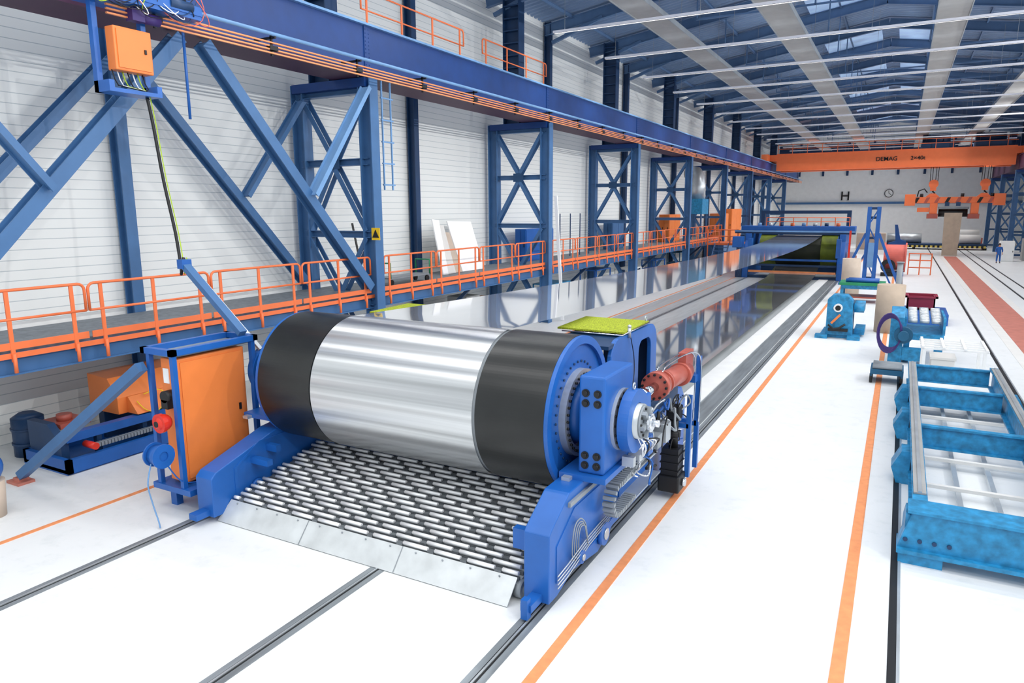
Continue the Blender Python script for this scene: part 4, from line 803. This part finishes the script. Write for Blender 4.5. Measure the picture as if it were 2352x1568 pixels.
# ================================================================= PERSON
PX, PY = 8.05, 78.6
def skinned(name, verts, edges, m_, parent, sub=1):
    me = bpy.data.meshes.new(name); me.from_pydata([(v[0], v[1], v[2]) for v in verts], edges, []); me.materials.append(M[m_])
    o = bpy.data.objects.new(name, me); COL.objects.link(o)
    sk = o.modifiers.new('skin', 'SKIN'); sk.use_smooth_shade = True
    for i, v in enumerate(verts): me.skin_vertices[0].data[i].radius = (v[3], v[3]*(v[4] if len(v) > 4 else 1))
    me.skin_vertices[0].data[0].use_root = True
    s = o.modifiers.new('sub', 'SUBSURF'); s.levels = sub; s.render_levels = sub
    if parent: o.parent = parent
    return o
pr = T('person', 'worker in blue overalls standing at the far right beside the floor rails', 'person', (PX, PY, 0))
bv = [(0,0,.95,.13,.8), (0,0,1.15,.13,.75), (0,0,1.38,.15,.7), (0,0,1.5,.06), (0,-.01,1.6,.085), (0,-.01,1.69,.09), (.18,0,1.42,.06), (.25,.02,1.15,.045), (.24,-.12,.93,.035), (-.18,0,1.42,.06), (-.25,.02,1.15,.045), (-.22,-.14,.95,.035),
      (.1,0,.88,.09), (.11,0,.5,.065), (.12,.02,.1,.045), (.13,-.14,.04,.04), (-.1,0,.88,.09), (-.12,-.08,.5,.065), (-.12,-.02,.1,.045), (-.13,-.2,.04,.04), (.24,-.18,.87,.035,.6), (-.21,-.2,.9,.035,.6)]
be = [(0,1),(1,2),(2,3),(3,4),(4,5),(2,6),(6,7),(7,8),(2,9),(9,10),(10,11),(0,12),(12,13),(13,14),(14,15),(0,16),(16,17),(17,18),(18,19),(8,20),(11,21)]
for hnd, (hx, hy, hz) in ((20, (.24, -.18, .87)), (21, (-.21, -.2, .9))):
    for f_ in range(5):
        i0 = len(bv); dx = -.03+.018*f_; L = (.05, .075, .08, .075, .06)[f_]
        bv += [(hx+dx, hy-.02, hz-.02, .009), (hx+dx*1.3, hy-.03-L*.4, hz-.03-L*.4, .008), (hx+dx*1.3, hy-.02-L*.45, hz-.03-L*.9, .007)]
        be += [(hnd, i0), (i0, i0+1), (i0+1, i0+2)]
skinned('body', bv, be, 'skin', pr)
ov = [(0,0,.95,.15,.85), (0,0,1.15,.15,.8), (0,0,1.38,.165,.75), (0,0,1.47,.08), (.19,0,1.42,.075), (.26,.02,1.15,.06), (.245,-.1,.97,.05), (-.19,0,1.42,.075), (-.26,.02,1.15,.06), (-.225,-.12,.98,.05), (.1,0,.86,.105), (.11,0,.5,.082), (.12,.02,.1,.07), (-.1,0,.86,.105), (-.12,-.08,.5,.082), (-.12,-.02,.1,.07)]
skinned('overalls', ov, [(0,1),(1,2),(2,3),(2,4),(4,5),(5,6),(2,7),(7,8),(8,9),(0,10),(10,11),(11,12),(0,13),(13,14),(14,15)], 'machine_blue', pr)
B().sph((PX, PY+.015, 1.71), .105, (.95, 1.05, 1)).build('hair', 'hair', pr)
for s in (-1, 1):
    B().sph((PX+.125*s, PY-.1, .05), .06, (.9, 2.1, .8)).build('shoe', 'black', pr)
    B().sph((PX+.035*s, PY-.105, 1.67), .012).build('eye', 'black', pr)
B().sph((PX, PY-.115, 1.64), .016).build('nose', 'skin', pr); B().box(PX-.025, PX+.025, PY-.105, PY-.095, 1.595, 1.602).build('mouth', 'pink_red', pr)
# ================================================================= WORLD
W = bpy.data.worlds.new('world'); S.world = W; W.use_nodes = True
bg = W.node_tree.nodes['Background']; bg.inputs[0].default_value = (.88, .94, 1, 1); bg.inputs[1].default_value = 1.0
